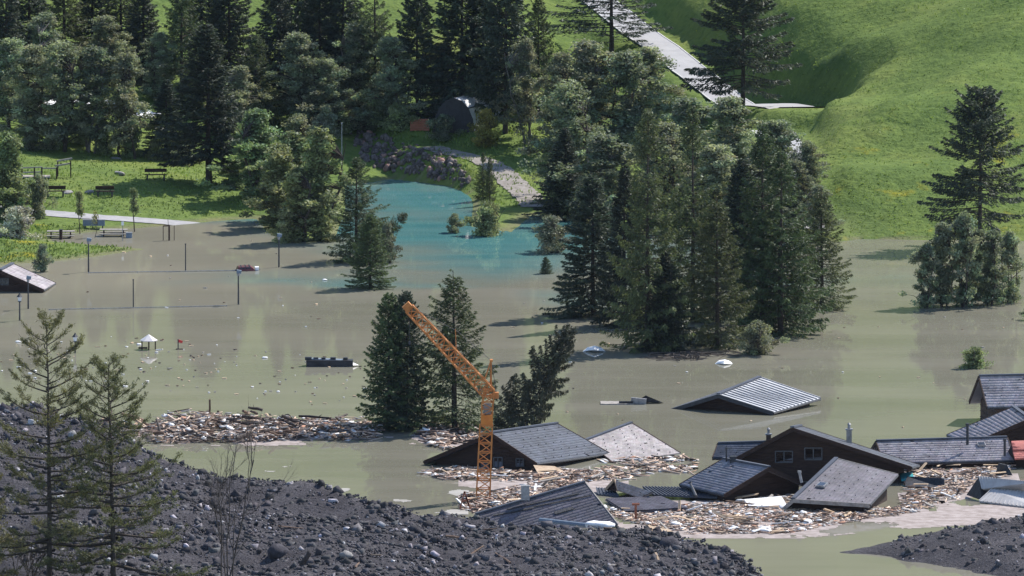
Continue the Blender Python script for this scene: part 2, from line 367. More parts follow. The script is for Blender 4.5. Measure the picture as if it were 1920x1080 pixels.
# ------------------------------------------------------------------ water
wx = np.concatenate([[-900, -400, -150], np.arange(-62, 62.1, 1.), [150, 400, 900]])
wy = np.concatenate([[-420, -300], np.arange(-185, 150.1, 1.2)])
WX, WY = np.meshgrid(wx, wy, indexing='ij')
TQ = W2([(560,240),(720,290),(900,340),(960,420),(1100,400),(1140,470),(1125,560),(960,575),(830,565),(735,548),(716,480),(690,455),(640,440),(640,330)])
dq = polydist(TQ, WX, WY); dq = np.where(inpoly(TQ, WX, WY), dq, -dq)+fbm(WX, WY, .05, 4)*14
tqm = sstep(-13, 13, dq+fbm(WX, WY*.7, .09, 4)*15+fbm(WX*.6, WY, .3, 3)*5)
brown = np.clip((.75+fbm(WX, WY, .03, 4)*1.2)*sstep(-46, -36, WY+fbm(WX, WY, .08, 3)*8)*sstep(14, -8, WX+WY*.1), 0, 1)*(1-tqm)+.4*sstep(-112, -140, WY)*np.clip(.6+fbm(WX, WY, .1, 4)*1.5, 0, 1)
rip = sstep(66, 92, WY)*sstep(-18, -8, WX)
tag(gridmesh('water', wx, wy, WX*0, M['water'], np.stack([tqm, brown, rip], -1)), kind='structure')

# ------------------------------------------------------------------ ribbons: paths, road, stream
def ribbon(name, pxs, wid, mat, lift=.06, n=60, kind='structure', wavy=.0):
    """strip draped on the land: a list of (px, py) centre points; wid in metres"""
    q = np.array([G(a, b)[0] for a, b in pxs]); s = np.concatenate([[0], np.cumsum(np.linalg.norm(np.diff(q[:, :2], axis=0), axis=1))])
    u = np.linspace(0, s[-1], n); k = np.ones(9)/9
    c = np.stack([np.interp(u, s, q[:, i]) for i in range(2)], 1)
    pad = np.pad(c, ((4, 4), (0, 0)), 'edge'); pad[:4] = c[0]; pad[-4:] = c[-1]
    c = np.stack([np.convolve(pad[:, i], k, 'valid') for i in range(2)], 1)
    t = np.gradient(c, axis=0); t /= np.linalg.norm(t, axis=1)[:, None]; nr = np.stack([-t[:, 1], t[:, 0]], 1)
    m = 9; off = np.linspace(-.5, .5, m); wv = wid*(1+wavy*(rng.random((n, 1))-.5))
    X = c[:, None, 0]+nr[:, None, 0]*off[None]*wv; Y = c[:, None, 1]+nr[:, None, 1]*off[None]*wv
    base = hf(X, Y); flat = base.mean(1, keepdims=True)
    Z = base+lift
    V = np.stack([X, Y, Z], -1).reshape(-1, 3); I = np.arange(n*m).reshape(n, m)
    F = np.stack([I[:-1, :-1], I[1:, :-1], I[1:, 1:], I[:-1, 1:]], -1).reshape(-1, 4)
    o = mk(name, V, F, mat); tag(o, kind=kind); return o, c, nr
ribbon('footpath', [(-60,388),(55,397),(160,407),(260,414),(340,419),(420,421)], 2.0, M['path'], .05, wavy=.12)
def strip(name, mat, lift, wavy=0.):
    c, z, wid = LINES[name]; n = len(c); t = np.gradient(c, axis=0); t /= np.linalg.norm(t, axis=1)[:, None]; nr = np.stack([-t[:, 1], t[:, 0]], 1)
    off = np.linspace(-.5, .5, 5); wv = wid*(1+wavy*(rng.random((n, 1))-.5)); X = c[:, None, 0]+nr[:, None, 0]*off*wv; Y = c[:, None, 1]+nr[:, None, 1]*off*wv
    V = np.stack([X, Y, np.repeat(z[:, None]+lift, 5, 1)], -1).reshape(-1, 3); I = np.arange(n*5).reshape(n, 5)
    F = np.stack([I[:-1, :-1], I[1:, :-1], I[1:, 1:], I[:-1, 1:]], -1).reshape(-1, 4); tag(mk(name, V, F, mat), kind='structure'); return c, nr, z
strip('gravel_track', M['gravel'], .07, .25); rc, rn, rz = strip('road', M['asphalt'], .12); strip('side_road', M['asphalt'], .10)
ribbon('stream', [(-60,215),(40,198),(110,186),(180,188),(250,208),(300,222)], 2.2, M['white'], .08, n=40, wavy=.4)
mb = MB()
for i in range(0, len(rc)-1):
    for sgn in(-1, 1): mb.bar((*(rc[i]+rn[i]*sgn*1.55), rz[i]+.13), (*(rc[i+1]+rn[i+1]*sgn*1.55), rz[i+1]+.13), .10, .06)
tag(mb.build('road_kerb', M['roadside']), kind='structure')

# ------------------------------------------------------------------ moraine (grey rockfall debris in front)
CREST = [(-400,700,7.5),(-60,738,7.),(60,752,6.8),(150,785,6.),(230,822,5.),(340,868,3.9),(420,893,3.2),(520,908,2.7),(620,932,2.2),(690,948,1.9),(780,957,1.7),(880,969,1.5),(980,981,1.4),(1080,988,1.3),(1190,987,1.2),(1250,1000,1.0),(1310,1020,.8),(1390,1050,.6),(1470,1082,.45),(1530,1115,.3)]
cp = np.array([P(a, b, z) for a, b, z in CREST]); cz = np.array([c[2] for c in CREST])
mx_ = np.concatenate([np.arange(-75, 26, .5)]); my_ = np.arange(-230, -95, .5)
MX, MY = np.meshgrid(mx_, my_, indexing='ij')
yc = np.interp(MX, cp[:, 0], cp[:, 1]); zc = np.interp(MX, cp[:, 0], cz)
fr = (yc-MY)
HM = np.where(fr > 0, zc+(np.minimum(zc, .7)-zc)*np.clip(fr/np.maximum(yc+174, 6), 0, 1), zc+fr*.75-fr*fr*.02)
edge = cp[-1, 0]-MX
HM = np.minimum(HM, np.where(edge < 12, -1.5+edge*.45, 99)); HM = HM*1.0
HM += fbm(MX, MY, .12, 4)*np.clip(zc*.5, .4, 1.6)+fbm(MX, MY, .7, 3)*.34
HM = np.clip(HM, -2, None)
kp = np.maximum.reduce([HM[:-1, :-1], HM[1:, :-1], HM[1:, 1:], HM[:-1, 1:]]) > -.8
tag(gridmesh('moraine', mx_, my_, HM, M['moraine'], None, kp), kind='structure')
UPB = [(1568,1034,.05),(1640,1022,.35),(1700,1006,.7),(1760,1000,.95),(1820,988,1.3),(1920,968,1.8),(2100,940,2.4)]
LOB = [(1568,1038,0),(1640,1040,0),(1740,1052,0),(1800,1062,0),(1900,1082,0),(2100,1125,0)]
ub = np.array([P(a, b, z) for a, b, z in UPB]); uz = np.array([c[2] for c in UPB]); lb = np.array([P(*c) for c in LOB])
bx = np.arange(ub[0, 0]-1, 46, .4); by = np.arange(-200, -120, .4); BX, BY = np.meshgrid(bx, by, indexing='ij')
y1 = np.interp(BX, ub[:, 0], ub[:, 1]); z1 = np.interp(BX, ub[:, 0], uz); y0 = np.interp(BX, lb[:, 0], lb[:, 1])
tt = (BY-y0)/np.maximum(y1-y0, .3)
HB = np.where(tt < 1, z1*np.clip(tt, -1, 1)**.8 if False else z1*np.sign(tt)*np.abs(tt)**.7, z1-(BY-y1)*.7)
HB += np.clip(z1, 0, 1)*(fbm(BX, BY, .15, 4)*.7+fbm(BX, BY, .9, 3)*.25)-.05
HB = np.where(BX < ub[0, 0], -.5, np.clip(HB, -1.5, None))
kp = np.maximum.reduce([HB[:-1, :-1], HB[1:, :-1], HB[1:, 1:], HB[:-1, 1:]]) > -.6
tag(gridmesh('moraine_tongue', bx, by, HB, M['moraine'], None, kp), kind='structure')
def hm(x, y):
    def bil(xs, ys, H):
        i = np.clip(((x-xs[0])/(xs[1]-xs[0])).astype(int), 0, len(xs)-2); j = np.clip(((y-ys[0])/(ys[1]-ys[0])).astype(int), 0, len(ys)-2)
        return H[i, j]
    x = np.atleast_1d(x); y = np.atleast_1d(y)
    return np.where(x < 24.5, bil(mx_, my_, HM), bil(bx, by, HB))

# ------------------------------------------------------------------ rocks
def ico(sub):
    import bmesh
    bm = bmesh.new(); bmesh.ops.create_icosphere(bm, subdivisions=sub, radius=1.)
    V = np.array([v.co[:] for v in bm.verts]); F = np.array([[v.index for v in f.verts] for f in bm.faces]); bm.free(); return V, F
I1, F1 = ico(1); I2, F2 = ico(2)
def rotmats(n, tilt=math.pi):
    a = rng.random(n)*2*math.pi; b = (rng.random(n)-.5)*2*tilt; c = (rng.random(n)-.5)*2*tilt
    ca, sa, cb, sb, cc, sc_ = np.cos(a), np.sin(a), np.cos(b), np.sin(b), np.cos(c), np.sin(c); o = np.zeros(n); l = np.ones(n)
    Rz = np.stack([ca, -sa, o, sa, ca, o, o, o, l], 1).reshape(n, 3, 3); Rx = np.stack([l, o, o, o, cb, -sb, o, sb, cb], 1).reshape(n, 3, 3); Ry = np.stack([cc, o, sc_, o, l, o, -sc_, o, cc], 1).reshape(n, 3, 3)
    return Rz @ Rx @ Ry
def scatter(name, base, faces, pos, size3, cols, mat, tilt=math.pi, jit=.0):
    n = len(pos); V = base[None]*size3[:, None]
    if jit: V = V*(1+(rng.random((n, len(base), 1))-.5)*jit)
    V = np.einsum('nij,nkj->nki', rotmats(n, tilt), V)+pos[:, None]
    F = faces[None]+(np.arange(n)*len(base))[:, None, None]
    return mk(name, V.reshape(-1, 3), F.reshape(-1, faces.shape[1]), mat, col=np.repeat(cols, len(base), 0))
def rockcol(n, pale=.09):
    v = .045+.07*rng.random(n)**1.3; p = rng.random(n) < pale; v = np.where(p, .14+.36*rng.random(n)**1.5, v)
    return v[:, None]*np.array([1., .955, 1.03])[None]*(1+(rng.random((n, 3))-.5)*.08)
BOX = np.array([(x_, y_, z_) for x_ in(-.5, .5) for y_ in(-.5, .5) for z_ in(-.5, .5)]); BOXF = np.array([(0,1,3,2),(4,6,7,5),(0,4,5,1),(2,3,7,6),(0,2,6,4),(1,5,7,3)])
def rubble(n, x0, x1, y0, y1, label):
    x = x0+rng.random(n)*(x1-x0); y = y0+rng.random(n)*(y1-y0); h = hm(x, y); k = h > .02; x, y, h = x[k], y[k], h[k]; n = len(x)
    s = .04+.09*rng.random(n)**2.6+.36*rng.random(n)**22
    tag(scatter('rubble', BOX, BOXF, np.stack([x, y, h+s*.08], 1), s[:, None]*np.stack([1+.6*rng.random(n), .8+.4*rng.random(n), .55+.4*rng.random(n)], 1), rockcol(n), M['rock'], jit=.7), label, 'rubble', kind='stuff')
rubble(75000, -45, 24, -174, -122, 'loose grey and black rubble covering the foreground slope')
rubble(12000, 24.6, 43, -172, -130, 'loose black rubble covering the tongue at the lower right')
def rockmesh(mat, i):
    V = I2*(1+(rng.random((len(I2), 1))-.5)*.35); V = V*np.array([1.2, .95, .75])
    for _ in range(5):
        nrm = rng.normal(size=3); nrm /= np.linalg.norm(nrm); d = V @ nrm; cut = .55+.2*rng.random(); V = V-np.clip(d-cut, 0, None)[:, None]*nrm
    me = mk('tmp', V, F2, mat); d = me.data; bpy.data.objects.remove(me); return d
RM = [rockmesh(M['boulder'], i) for i in range(7)]+[rockmesh(M['boulder_pale'], i) for i in range(3)]
RR = [rockmesh(M['riprap'], i) for i in range(7)]+[rockmesh(M['riprap_red'], i) for i in range(1)]
def inst(name, me, loc, sc, rot, label, cat, group=None):
    o = bpy.data.objects.new(name, me); COL.objects.link(o); o.location = loc; o.scale = sc; o.rotation_euler = rot
    return tag(o, label, cat, group)
nb = 0
while nb < 70:
    px, py = rng.random()*1960-20, 760+rng.random()*330
    p = at_y(px, py, -172+rng.random()*45); x, y = float(p.x), float(p.y); h = float(hm(x, y)[0])
    if h < .15: continue
    q = (np.array([x, y, h])-CAM); qx = 960+FPX*q[0]/(q @ FW); qy = 540-FPX*(q @ UP)/(q @ FW)
    if not(-20 < qx < 1940 and qy < 1095): continue
    s = .13+.32*rng.random()**3.5; me = RM[rng.integers(7)] if rng.random() < .9 else RM[7+rng.integers(3)]
    tongue = x > 24.5
    inst('boulder', me, (x, y, h+s*.15), (s, s, s), (rng.random()*6, rng.random()*6, rng.random()*6),
         'dark rough boulder lying on the right-hand tongue of grey rubble' if tongue else 'rough boulder lying among the grey rubble of the foreground slope', 'boulder', 'boulders on the rubble tongue' if tongue else 'boulders on the foreground rubble slope'); nb += 1
def on_moraine(px, py):
    for Y in np.arange(-120, -185, -.25):
        p = at_y(px, py, Y)
        if 0 and p: pass
    best = None
    for Y in np.arange(-185, -95, .2):
        p = at_y(px, py, Y)
        if float(hm(p.x, p.y)[0]) >= p.z: best = p; break
    return best or at_y(px, py, -160)
for px, py, s, lab, me in [(522,1040,.85,'largest black boulder on the rubble slope, left of the upright stump',RM[0]),(1510-1480+620,1045,.45,'pale flat boulder beside the upright stump on rubble',RM[8]),(1255,1025,.75,'big angular grey boulder near the right edge of the rubble slope',RM[2])]:
    p = on_moraine(px, py); inst('boulder', me, (p.x, p.y, p.z+.1), (s, s, s), (.3, .2, 1.), lab, 'boulder', 'boulders on the foreground rubble slope')
p = on_moraine(566, 1066)
mb = MB(); mb.tube([p+Vector((-.3, 0, -.4)), p+Vector((0, 0, .25)), p+Vector((.5, .1, 1.0))], [.2, .19, .14], 8)
tag(mb.build('tree_stump', M['wood_dark'], origin=p), 'dark broken tree stump leaning right out of the foreground rubble', 'stump')
# ------------------------------------------------------------------ trees
def unit(v): return v/np.maximum(np.linalg.norm(v, axis=-1, keepdims=True), 1e-9)
def cards(c, d, l, w, r):
    """leaf or needle-spray diamonds: centre, direction, length, width"""
    n = len(c); side = unit(np.cross(d, r.normal(size=(n, 3)))); l = np.broadcast_to(l, n)[:, None]; w = np.broadcast_to(w, n)[:, None]
    V = np.stack([c-d*l*.5, c+side*w*.5, c+d*l*.5, c-side*w*.5], 1).reshape(-1, 3)
    return V, np.arange(4*n).reshape(n, 4)
def ringtube(pts, rad, n=5):
    pts = np.asarray(pts, float); t = unit(np.gradient(pts, axis=0)); ref = np.where(np.abs(t[:, 2:3]) > .9, [[1., 0, 0]], [[0, 0, 1.]])
    x = unit(np.cross(t, ref)); y = np.cross(x, t); a = np.arange(n)*2*math.pi/n; rad = np.asarray(rad)[:, None, None]
    V = pts[:, None]+rad*(x[:, None]*np.cos(a)[None, :, None]+y[:, None]*np.sin(a)[None, :, None])
    m = len(pts); i, k = np.meshgrid(np.arange(m-1), np.arange(n), indexing='ij'); k2 = (k+1) % n
    F = np.stack([i*n+k, i*n+k2, (i+1)*n+k2, (i+1)*n+k], -1).reshape(-1, 4); return V.reshape(-1, 3), F
def joinvf(L):
    Vs, Fs, b = [], [], 0
    for V, F in L: Vs.append(V); Fs.append(F+b); b += len(V)
    return np.concatenate(Vs), np.concatenate(Fs)
def conifer(seed, H, R, nb, per, t0=.06, pw=.8, droop=.25, tip=.2, hang=.35, leaf=(.5, .13), mat='spruce', irr=.25, gap=0., name='conifer'):
    r = np.random.default_rng(seed); wood = []; LV = []; LD = []; LL = []; LC = []
    z = np.linspace(-.06, 1, 14)*H; wob = np.cumsum(r.normal(size=(14, 2))*.02*H/20, 0)
    tr = np.stack([wob[:, 0], wob[:, 1], z], 1); wood.append(ringtube(tr, np.maximum(.0135*H*(1-np.clip(z/H, 0, 1))**.9, .025), 7))
    side_bias = r.random()*6.28
    for i in range(nb):
        t = t0+(1-t0)*((i+.5*r.random())/nb)**.9
        if gap and vnoise(np.array([t*9.]), np.array([seed*3.1]), 1.)[0] < -gap and r.random() < .7: continue
        az = i*2.399963+r.normal()*.35; prof = (1-t)**pw*(.55+.45*min(1, (t-t0)/.12+.35))
        L = R*prof*(1-irr+2*irr*r.random())*(1+.16*math.cos(az-side_bias))+.15
        s = np.linspace(0, 1, 7); up0 = (.75*t**1.5-droop*(1-t)*1.0)
        zz = L*(up0*s-.22*(1-t)*s**1.3+tip*s**3)
        sway = np.cumsum(r.normal(size=7)*.03)*L; ca, sa = math.cos(az), math.sin(az)
        base = np.array([np.interp(t*H, z, tr[:, 0]), np.interp(t*H, z, tr[:, 1]), t*H])
        B = base+np.stack([ca*L*s-sa*sway, sa*L*s+ca*sway, zz], 1)
        wood.append(ringtube(B, np.linspace(.012*L+.012, .006, 7), 3))
        n = max(8, int(per*L*(1.2 if t > .8 else 1))); u = .12+.9*r.random(n)**.8; u = np.clip(u, 0, 1)
        c0 = np.stack([np.interp(u, s, B[:, k]) for k in range(3)], 1); bd = unit(B[-1]-B[0])
        sd = np.where(r.random(n) < .5, -1, 1)[:, None]; perp = np.array([-sa, ca, 0.])
        wl = (.30*L*(1-u)**.8+.16)*r.random(n)                       # how far out along the side twig
        td = unit(bd[None]*.75+sd*perp[None]*.8)
        c = c0+td*wl[:, None]; c[:, 2] -= hang*wl*(.4+r.random(n))+hang*.25*r.random(n)**2
        d = unit(td*.8+r.normal(size=(n, 3))*.28+np.array([0, 0, -hang*.9])[None])
        LV.append(c); LD.append(d); LL.append(leaf[0]*(.55+.75*r.random(n))*(.75+.25*min(1, L/1.5))); tone = .78+.44*r.random()
        LC.append(tone*(.75+.5*r.random(n))[:, None]*np.array([1., 1., .95])[None]*(1+.22*u[:, None]*np.array([1.1, 1., .4])[None]))
    c = np.concatenate(LV); d = np.concatenate(LD); l = np.concatenate(LL); cc = np.concatenate(LC)
    V, F = cards(c, d, l, leaf[1]*(.7+.6*r.random(len(c))), r)
    WV, WF = joinvf(wood)
    root = bpy.data.objects.new(name, None); COL.objects.link(root)
    mk('trunk', WV, WF, M['bark'], root); mk('crown', V, F, M[mat], root, col=np.repeat(cc, 4, 0)); root['H'] = H; root['R'] = R
    return root
def broadleaf(seed, H, R, ncl, per, low=.15, mat='leaf', trunks=1, leaf=(.24, .15), rc=.75, name='tree', bark='bark', lobes=5, flat=1.):
    r = np.random.default_rng(seed); wood = []; C = []
    ph = r.random(4)*6.28
    while len(C) < ncl:
        zt = low+(.97-low)*r.random(); az = r.random()*6.28
        pr = min(1, (zt/.28+.15)**.7)*(1-zt)**.6*1.32*(.62+.38*math.sin(lobes*.6*az+ph[0]+zt*9))*(.75+.4*math.sin(zt*13+ph[1]+2.4*math.sin(az+ph[2])))
        rad = R*pr*(r.random()**.45); C.append(np.array([math.cos(az)*rad, math.sin(az)*rad, zt*H]))
    C = np.array(C)
    for k in range(trunks):
        bx = r.normal(size=2)*R*.12*(trunks > 1); tx = r.normal(size=2)*R*.25; s = np.linspace(0, 1, 8); z = -.05*H+s*H*.9
        tp = np.stack([bx[0]+tx[0]*s**1.3, bx[1]+tx[1]*s**1.3, z], 1)+np.cumsum(r.normal(size=(8, 3))*.015*H*np.array([1, 1, 0]), 0)
        wood.append(ringtube(tp, np.linspace(.016*H/trunks**.3, .02, 8), 6))
        for j in range(k, ncl, trunks):
            q = C[j]; i0 = np.clip(np.searchsorted(z, q[2]-.35*np.hypot(*(q[:2]-tp[3, :2]))-.5), 1, 6); a = tp[i0]; mid = (a+q)/2+np.array([0, 0, .12*np.linalg.norm(q-a)])+r.normal(size=3)*.1
            wood.append(ringtube(np.stack([a, mid, q]), [.02+.006*H*.5, .03, .012], 3))
    n = ncl*per; ci = np.repeat(np.arange(ncl), per); g = r.normal(size=(n, 3)); g = unit(g)*(r.random((n, 1))**.55)
    crs = rc*(.6+.8*r.random(ncl)); c = C[ci]+g*crs[ci][:, None]*np.array([1.15, 1.15, .8]); c[:, 2] = np.maximum(c[:, 2], .05)
    d = unit(r.normal(size=(n, 3))+np.array([0, 0, -.2])); V, F = cards(c, d, leaf[0]*(.6+.8*r.random(n)), leaf[1]*(.7+.6*r.random(n)), r)
    tone = (.55+.9*r.random(ncl))[ci]; cc = tone[:, None]*(.75+.5*r.random((n, 1)))*(1+(r.random((ncl, 3))[ci]-.5)*.16)
    WV, WF = joinvf(wood); root = bpy.data.objects.new(name, None); COL.objects.link(root)
    mk('trunk', WV, WF, M[bark], root); mk('crown', V, F, M[mat], root, col=np.repeat(cc, 4, 0)); root['H'] = H; root['R'] = R
    return root
PROTO = {
 'S': [conifer(11, 18, 3.6, 270, 46, pw=.7, droop=.32, hang=.45, leaf=(.44, .12), t0=.02, mat='spruce'), conifer(12, 18, 3.2, 260, 46, pw=.95, droop=.38, hang=.5, leaf=(.42, .12), mat='spruce', t0=.02), conifer(13, 18, 3.4, 240, 48, pw=.72, droop=.36, hang=.5, leaf=(.44, .12), mat='spruce', t0=.17)],
 'L': [conifer(21, 18, 3.6, 225, 42, pw=.82, droop=.24, tip=.26, hang=.6, leaf=(.40, .095), mat='larch', irr=.4, gap=.3, t0=.01), conifer(22, 18, 3.8, 215, 42, pw=.9, droop=.2, tip=.25, hang=.65, leaf=(.40, .095), mat='larch', irr=.42, gap=.28, t0=.03),
       conifer(23, 18, 3.4, 235, 42, pw=.76, droop=.28, tip=.28, hang=.65, leaf=(.38, .095), mat='larch', irr=.38, gap=.32, t0=.01)],
 'G': [conifer(31, 13, 3.3, 260, 44, pw=.62, droop=.22, tip=.22, hang=.3, leaf=(.36, .10), mat='spruce', irr=.3, t0=.0), conifer(32, 13, 3.0, 260, 44, pw=.66, droop=.25, tip=.25, hang=.4, leaf=(.36, .095), mat='larch', irr=.32, t0=.0)],
 'Q': [conifer(42, 14, 4.4, 85, 34, pw=.5, droop=.12, tip=.1, hang=.5, leaf=(.42, .10), mat='spruce', irr=.35, gap=.05, t0=.2)],
 'P': [conifer(41, 14, 4.0, 175, 48, pw=.5, droop=.2, tip=.14, hang=.5, leaf=(.40, .10), mat='spruce', irr=.3, gap=.12, t0=.18)],
 'D': [conifer(51, 9, 2.8, 140, 80, pw=.72, droop=.35, tip=.3, hang=.8, leaf=(.34, .09), mat='deadneedle', irr=.5, t0=.02)],
 'B': [broadleaf(61, 10, 3.6, 210, 80, mat='leaf', rc=.5, leaf=(.22, .12)), broadleaf(62, 11, 3.4, 190, 80, mat='leaf', trunks=3, bark='birch', rc=.5, leaf=(.22, .12)), broadleaf(63, 10, 3.6, 200, 80, mat='leaf', trunks=2, lobes=6, rc=.5, leaf=(.22, .12))],
 'A': [broadleaf(64, 8, 3.0, 110, 75, mat='leaf', trunks=4, low=.06, rc=.48, lobes=6), broadleaf(65, 8, 2.8, 105, 75, mat='leaf', trunks=3, low=.08, rc=.46, lobes=6)],
 'F': [broadleaf(66, 8, 3.0, 160, 80, mat='leaf_fresh', trunks=2, rc=.45, low=.05), broadleaf(67, 9, 2.2, 150, 80, mat='leaf_fresh', low=.03, rc=.42)],
 'Y': [broadleaf(68, 3, 1.5, 40, 110, mat='leaf_yellow', low=.08, rc=.45, leaf=(.2, .12))],
 'K': [broadleaf(69, 3, 2.4, 60, 110, mat='leaf', trunks=4, low=.05, rc=.5, leaf=(.19, .12), lobes=6), broadleaf(70, 3, 2.2, 55, 110, mat='leaf_fresh', trunks=4, low=.05, rc=.48, leaf=(.19, .12), lobes=6)],
 'V': [broadleaf(71, 3, 2.2, 60, 110, mat='leaf_silver', trunks=4, low=.05, rc=.46, leaf=(.19, .12), lobes=6)],
 'W': [broadleaf(72, 2.6, 2.2, 60, 120, mat='blossom', trunks=4, low=.05, rc=.42, leaf=(.15, .11), lobes=6)],
 'J': [broadleaf(73, 3.2, .6, 16, 60, mat='leaf_fresh', low=.45, rc=.28, leaf=(.16, .1), lobes=3)],
 'T': [broadleaf(74, 3, .9, 16, 22, mat='leaf_yellow', low=.5, rc=.4, leaf=(.14, .08), lobes=3)],
}
CNT = {}
NAMES = dict(S='spruce_tree', L='larch_tree', G='conifer_tree', P='conifer_tree', Q='conifer_tree', D='leaning_conifer', B='broadleaf_tree', A='alder_tree', F='leafy_tree', Y='yellow_bush', K='bush', V='bush', W='flowering_bush', J='young_tree', T='young_tree')
CATS = dict(S='spruce', L='larch', G='conifer', P='conifer', Q='conifer', D='conifer', Y='bush', K='bush', V='bush', W='bush')
def plant(kind, xb, yb, yt, wpx, label, group=None, lean=0, sink=.0, base=None, var=None):
    p = G1(xb, yb) if base is None else Vector(base)
    s = ppm(p); h = (yb-yt)/(s*math.cos(TH)); wd = wpx/s*(1.25 if kind in 'BF' else 1.); L = PROTO[kind]; i = CNT.get(kind, 0) if var is None else var; CNT[kind] = CNT.get(kind, 0)+1
    o = copy_tree(L[i % len(L)]); o.name = NAMES[kind]
    o.location = p-Vector((0, 0, sink)); k = wd/2/o['R']; o.scale = (k, k, (h+sink)/o['H'])
    o.rotation_euler = (0, math.atan2(lean, (yb-yt)), rng.random()*6.28) if lean == 0 else (0, math.atan2(lean, (yb-yt)), 0)
    for key in('H', 'R'): del o[key]
    return tag(o, label, CATS.get(kind, 'tree'), group)
TREES = [
 # trees standing in the lake, left and middle
 ('L',668,489,296,125,'tall feathery larch rising from the water at the river mouth',None,2),
 ('G',694,541,405,92,'smaller low-branched conifer in the water just in front of the river-mouth larch',None,1),
 ('G',729,806,553,125,'left one of the two close dark conifers left of the orange crane jib',None,1),
 ('G',764,806,551,105,'right one of the two close dark conifers left of the orange crane jib',None,0),
 ('L',852,808,508,195,'broad conifer standing behind the orange crane jib, hung with loose branches',None,1),
 # forest cluster in the water, right of centre
 ('S',1112,592,330,150,'near-black spruce at the left edge of the flooded grove',None,0),
 ('L',1215,657,208,165,'tallest larch of the flooded grove, left of the middle',None,2),
 ('S',1247,658,470,120,'low dense spruce at the front left of the flooded grove',None,1),
 ('L',1300,600,200,150,'slim larch in the middle of the flooded grove, behind the front row',None,0),
 ('L',1345,652,368,165,'larch with bare dark lower trunk at the front of the flooded grove',None,1),
 ('L',1428,622,236,170,'tall larch in the right half of the flooded grove behind the grey bush',None,2),
 ('L',1462,627,285,185,'wide-skirted larch at the front right of the flooded grove',None,0),
 ('L',1541,578,352,140,'larch at the right end of the flooded grove with long drooping branches',None,1),
 ('S',1170,610,300,130,'dark spruce tucked between the black spruce and the tallest larch of the grove',None,1),
 ('S',1390,600,300,140,'dark spruce half hidden in the right half of the flooded grove',None,0),
 ('K',1420,664,604,118,'rounded grey-green bush half drowned at the foot of the flooded grove',None,0),
 # broadleaf mass behind the grove
 ('B',1070,380,150,190,None,'b'),('B',1100,300,72,200,None,'b'),('B',1180,330,95,210,None,'b'),('B',1215,240,85,150,None,'b'),('B',1290,350,180,190,None,'b'),('B',1370,360,180,180,None,'b'),('B',1455,380,225,170,None,'b'),('B',1130,420,250,190,None,'b'),('B',1240,420,230,190,None,'b'),('B',1340,430,270,180,None,'b'),('B',1440,430,290,170,None,'b'),('B',1490,430,300,120,None,'b'),('S',1060,410,240,130,None,'b'),('B',1512,405,262,110,None,'b'),('B',1535,440,345,80,None,'b'),
 ('P',1392,212,-70,215,'tall dark conifer standing beside the bend of the pale road',None,0),
 ('Q',1146,120,-90,260,'open-branched conifer in front of the top stretch of the pale road',None,0),
 ('P',1836,462,168,200,'tall tiered conifer alone at the foot of the right-hand meadow',None,0),
 ('A',1735,577,452,95,None,'r'),('A',1768,575,418,120,None,'r'),('A',1806,575,394,135,None,'r'),('A',1858,572,432,120,None,'r'),('A',1893,566,428,100,None,'r'),('A',1830,560,430,110,None,'r'),
 ('K',1826,690,652,92,'round green bush half drowned in open water at the right',None,1),
 ('K',1935,600,575,60,'small bush in the water cut by the right edge of the picture',None,0),
 ('K',914,441,380,105,'leafy green bush in the turquoise water by the gravel track',None,1),
 ('K',852,436,402,52,'low thin bush in the turquoise water left of the leafy green one',None,0),
 ('V',1035,473,407,112,'silvery bush standing alone in the turquoise water',None,0),
 ('G',1023,513,482,28,'tiny conifer tip poking out of the turquoise water',None,1),
 ('L',905,372,286,42,'left of two saplings between the boulder bank and the gravel track',None,0),
 ('L',918,378,290,34,'right of two saplings between the boulder bank and the gravel track',None,1),
 ('Y',910,278,208,66,'yellow-green bush in front of the arched shelter',None,0),
 # left wood
 ('S',392,346,48,190,'big near-black spruce beside the park lawn',None,2),
 ('S',312,292,150,125,'dark spruce behind the left shoulder of the big black spruce',None,1),
 ('F',480,372,205,165,'bright grey-green leafy tree right of the big black spruce',None,0),
 ('F',525,425,270,150,'leafy tree at the shore right of the big black spruce, lower one',None,0),
 ('F',600,452,236,112,'tall narrow leafy tree at the shore left of the river mouth',None,1),
 ('F',560,452,310,100,'lower leafy tree at the shore beside the tall narrow one',None,1),
 ('F',445,352,232,120,'leafy tree just right of the big black spruce trunk, in its shade',None,0),
 ('F',548,405,245,110,'leafy tree behind the lower shore trees left of the thin mast',None,1),
 ('K',530,455,410,70,'pale-sprigged bush at the water line under the shore trees',None,1),
 ('V',610,262,200,80,'feathery grey willow bush at the upper end of the river',None,0),
 ('V',725,492,420,70,'thin silvery shrub leaning from the water behind the low conifer',None,0),
 ('B',60,276,85,150,None,'l'),('B',118,284,78,165,None,'l'),('B',178,286,85,150,None,'l'),('B',236,292,98,130,None,'l'),('B',20,240,70,140,None,'l'),
 ('K',150,268,206,78,None,'u'),('K',195,290,228,72,None,'u'),('K',60,282,235,80,None,'u'),('K',245,292,240,70,None,'u'),('K',100,280,240,70,None,'u'),('K',290,300,262,60,None,'u'),('K',345,312,275,60,None,'u'),
 ('F',18,412,248,120,'pale leafy tree at the left edge above the white blossoming bush',None,0),
 ('K',70,408,330,80,'loose green bush between the left edge tree and the park benches',None,0),
 ('W',35,448,388,125,'white blossoming bush at the left edge by the shore',None,0),
 ('V',80,510,460,48,'sparse bush standing in the water behind the left roof',None,0),
 ('J',149,438,358,26,'left of the two leafy saplings by the picnic tables',None,0),
 ('J',251,434,352,30,'right of the two leafy saplings by the picnic tables',None,0),
 ('T',178,446,395,24,'bare young tree between the two leafy saplings',None,0),
 ('J',42,420,370,26,'sapling at the left edge below the pale leafy tree',None,0),
]
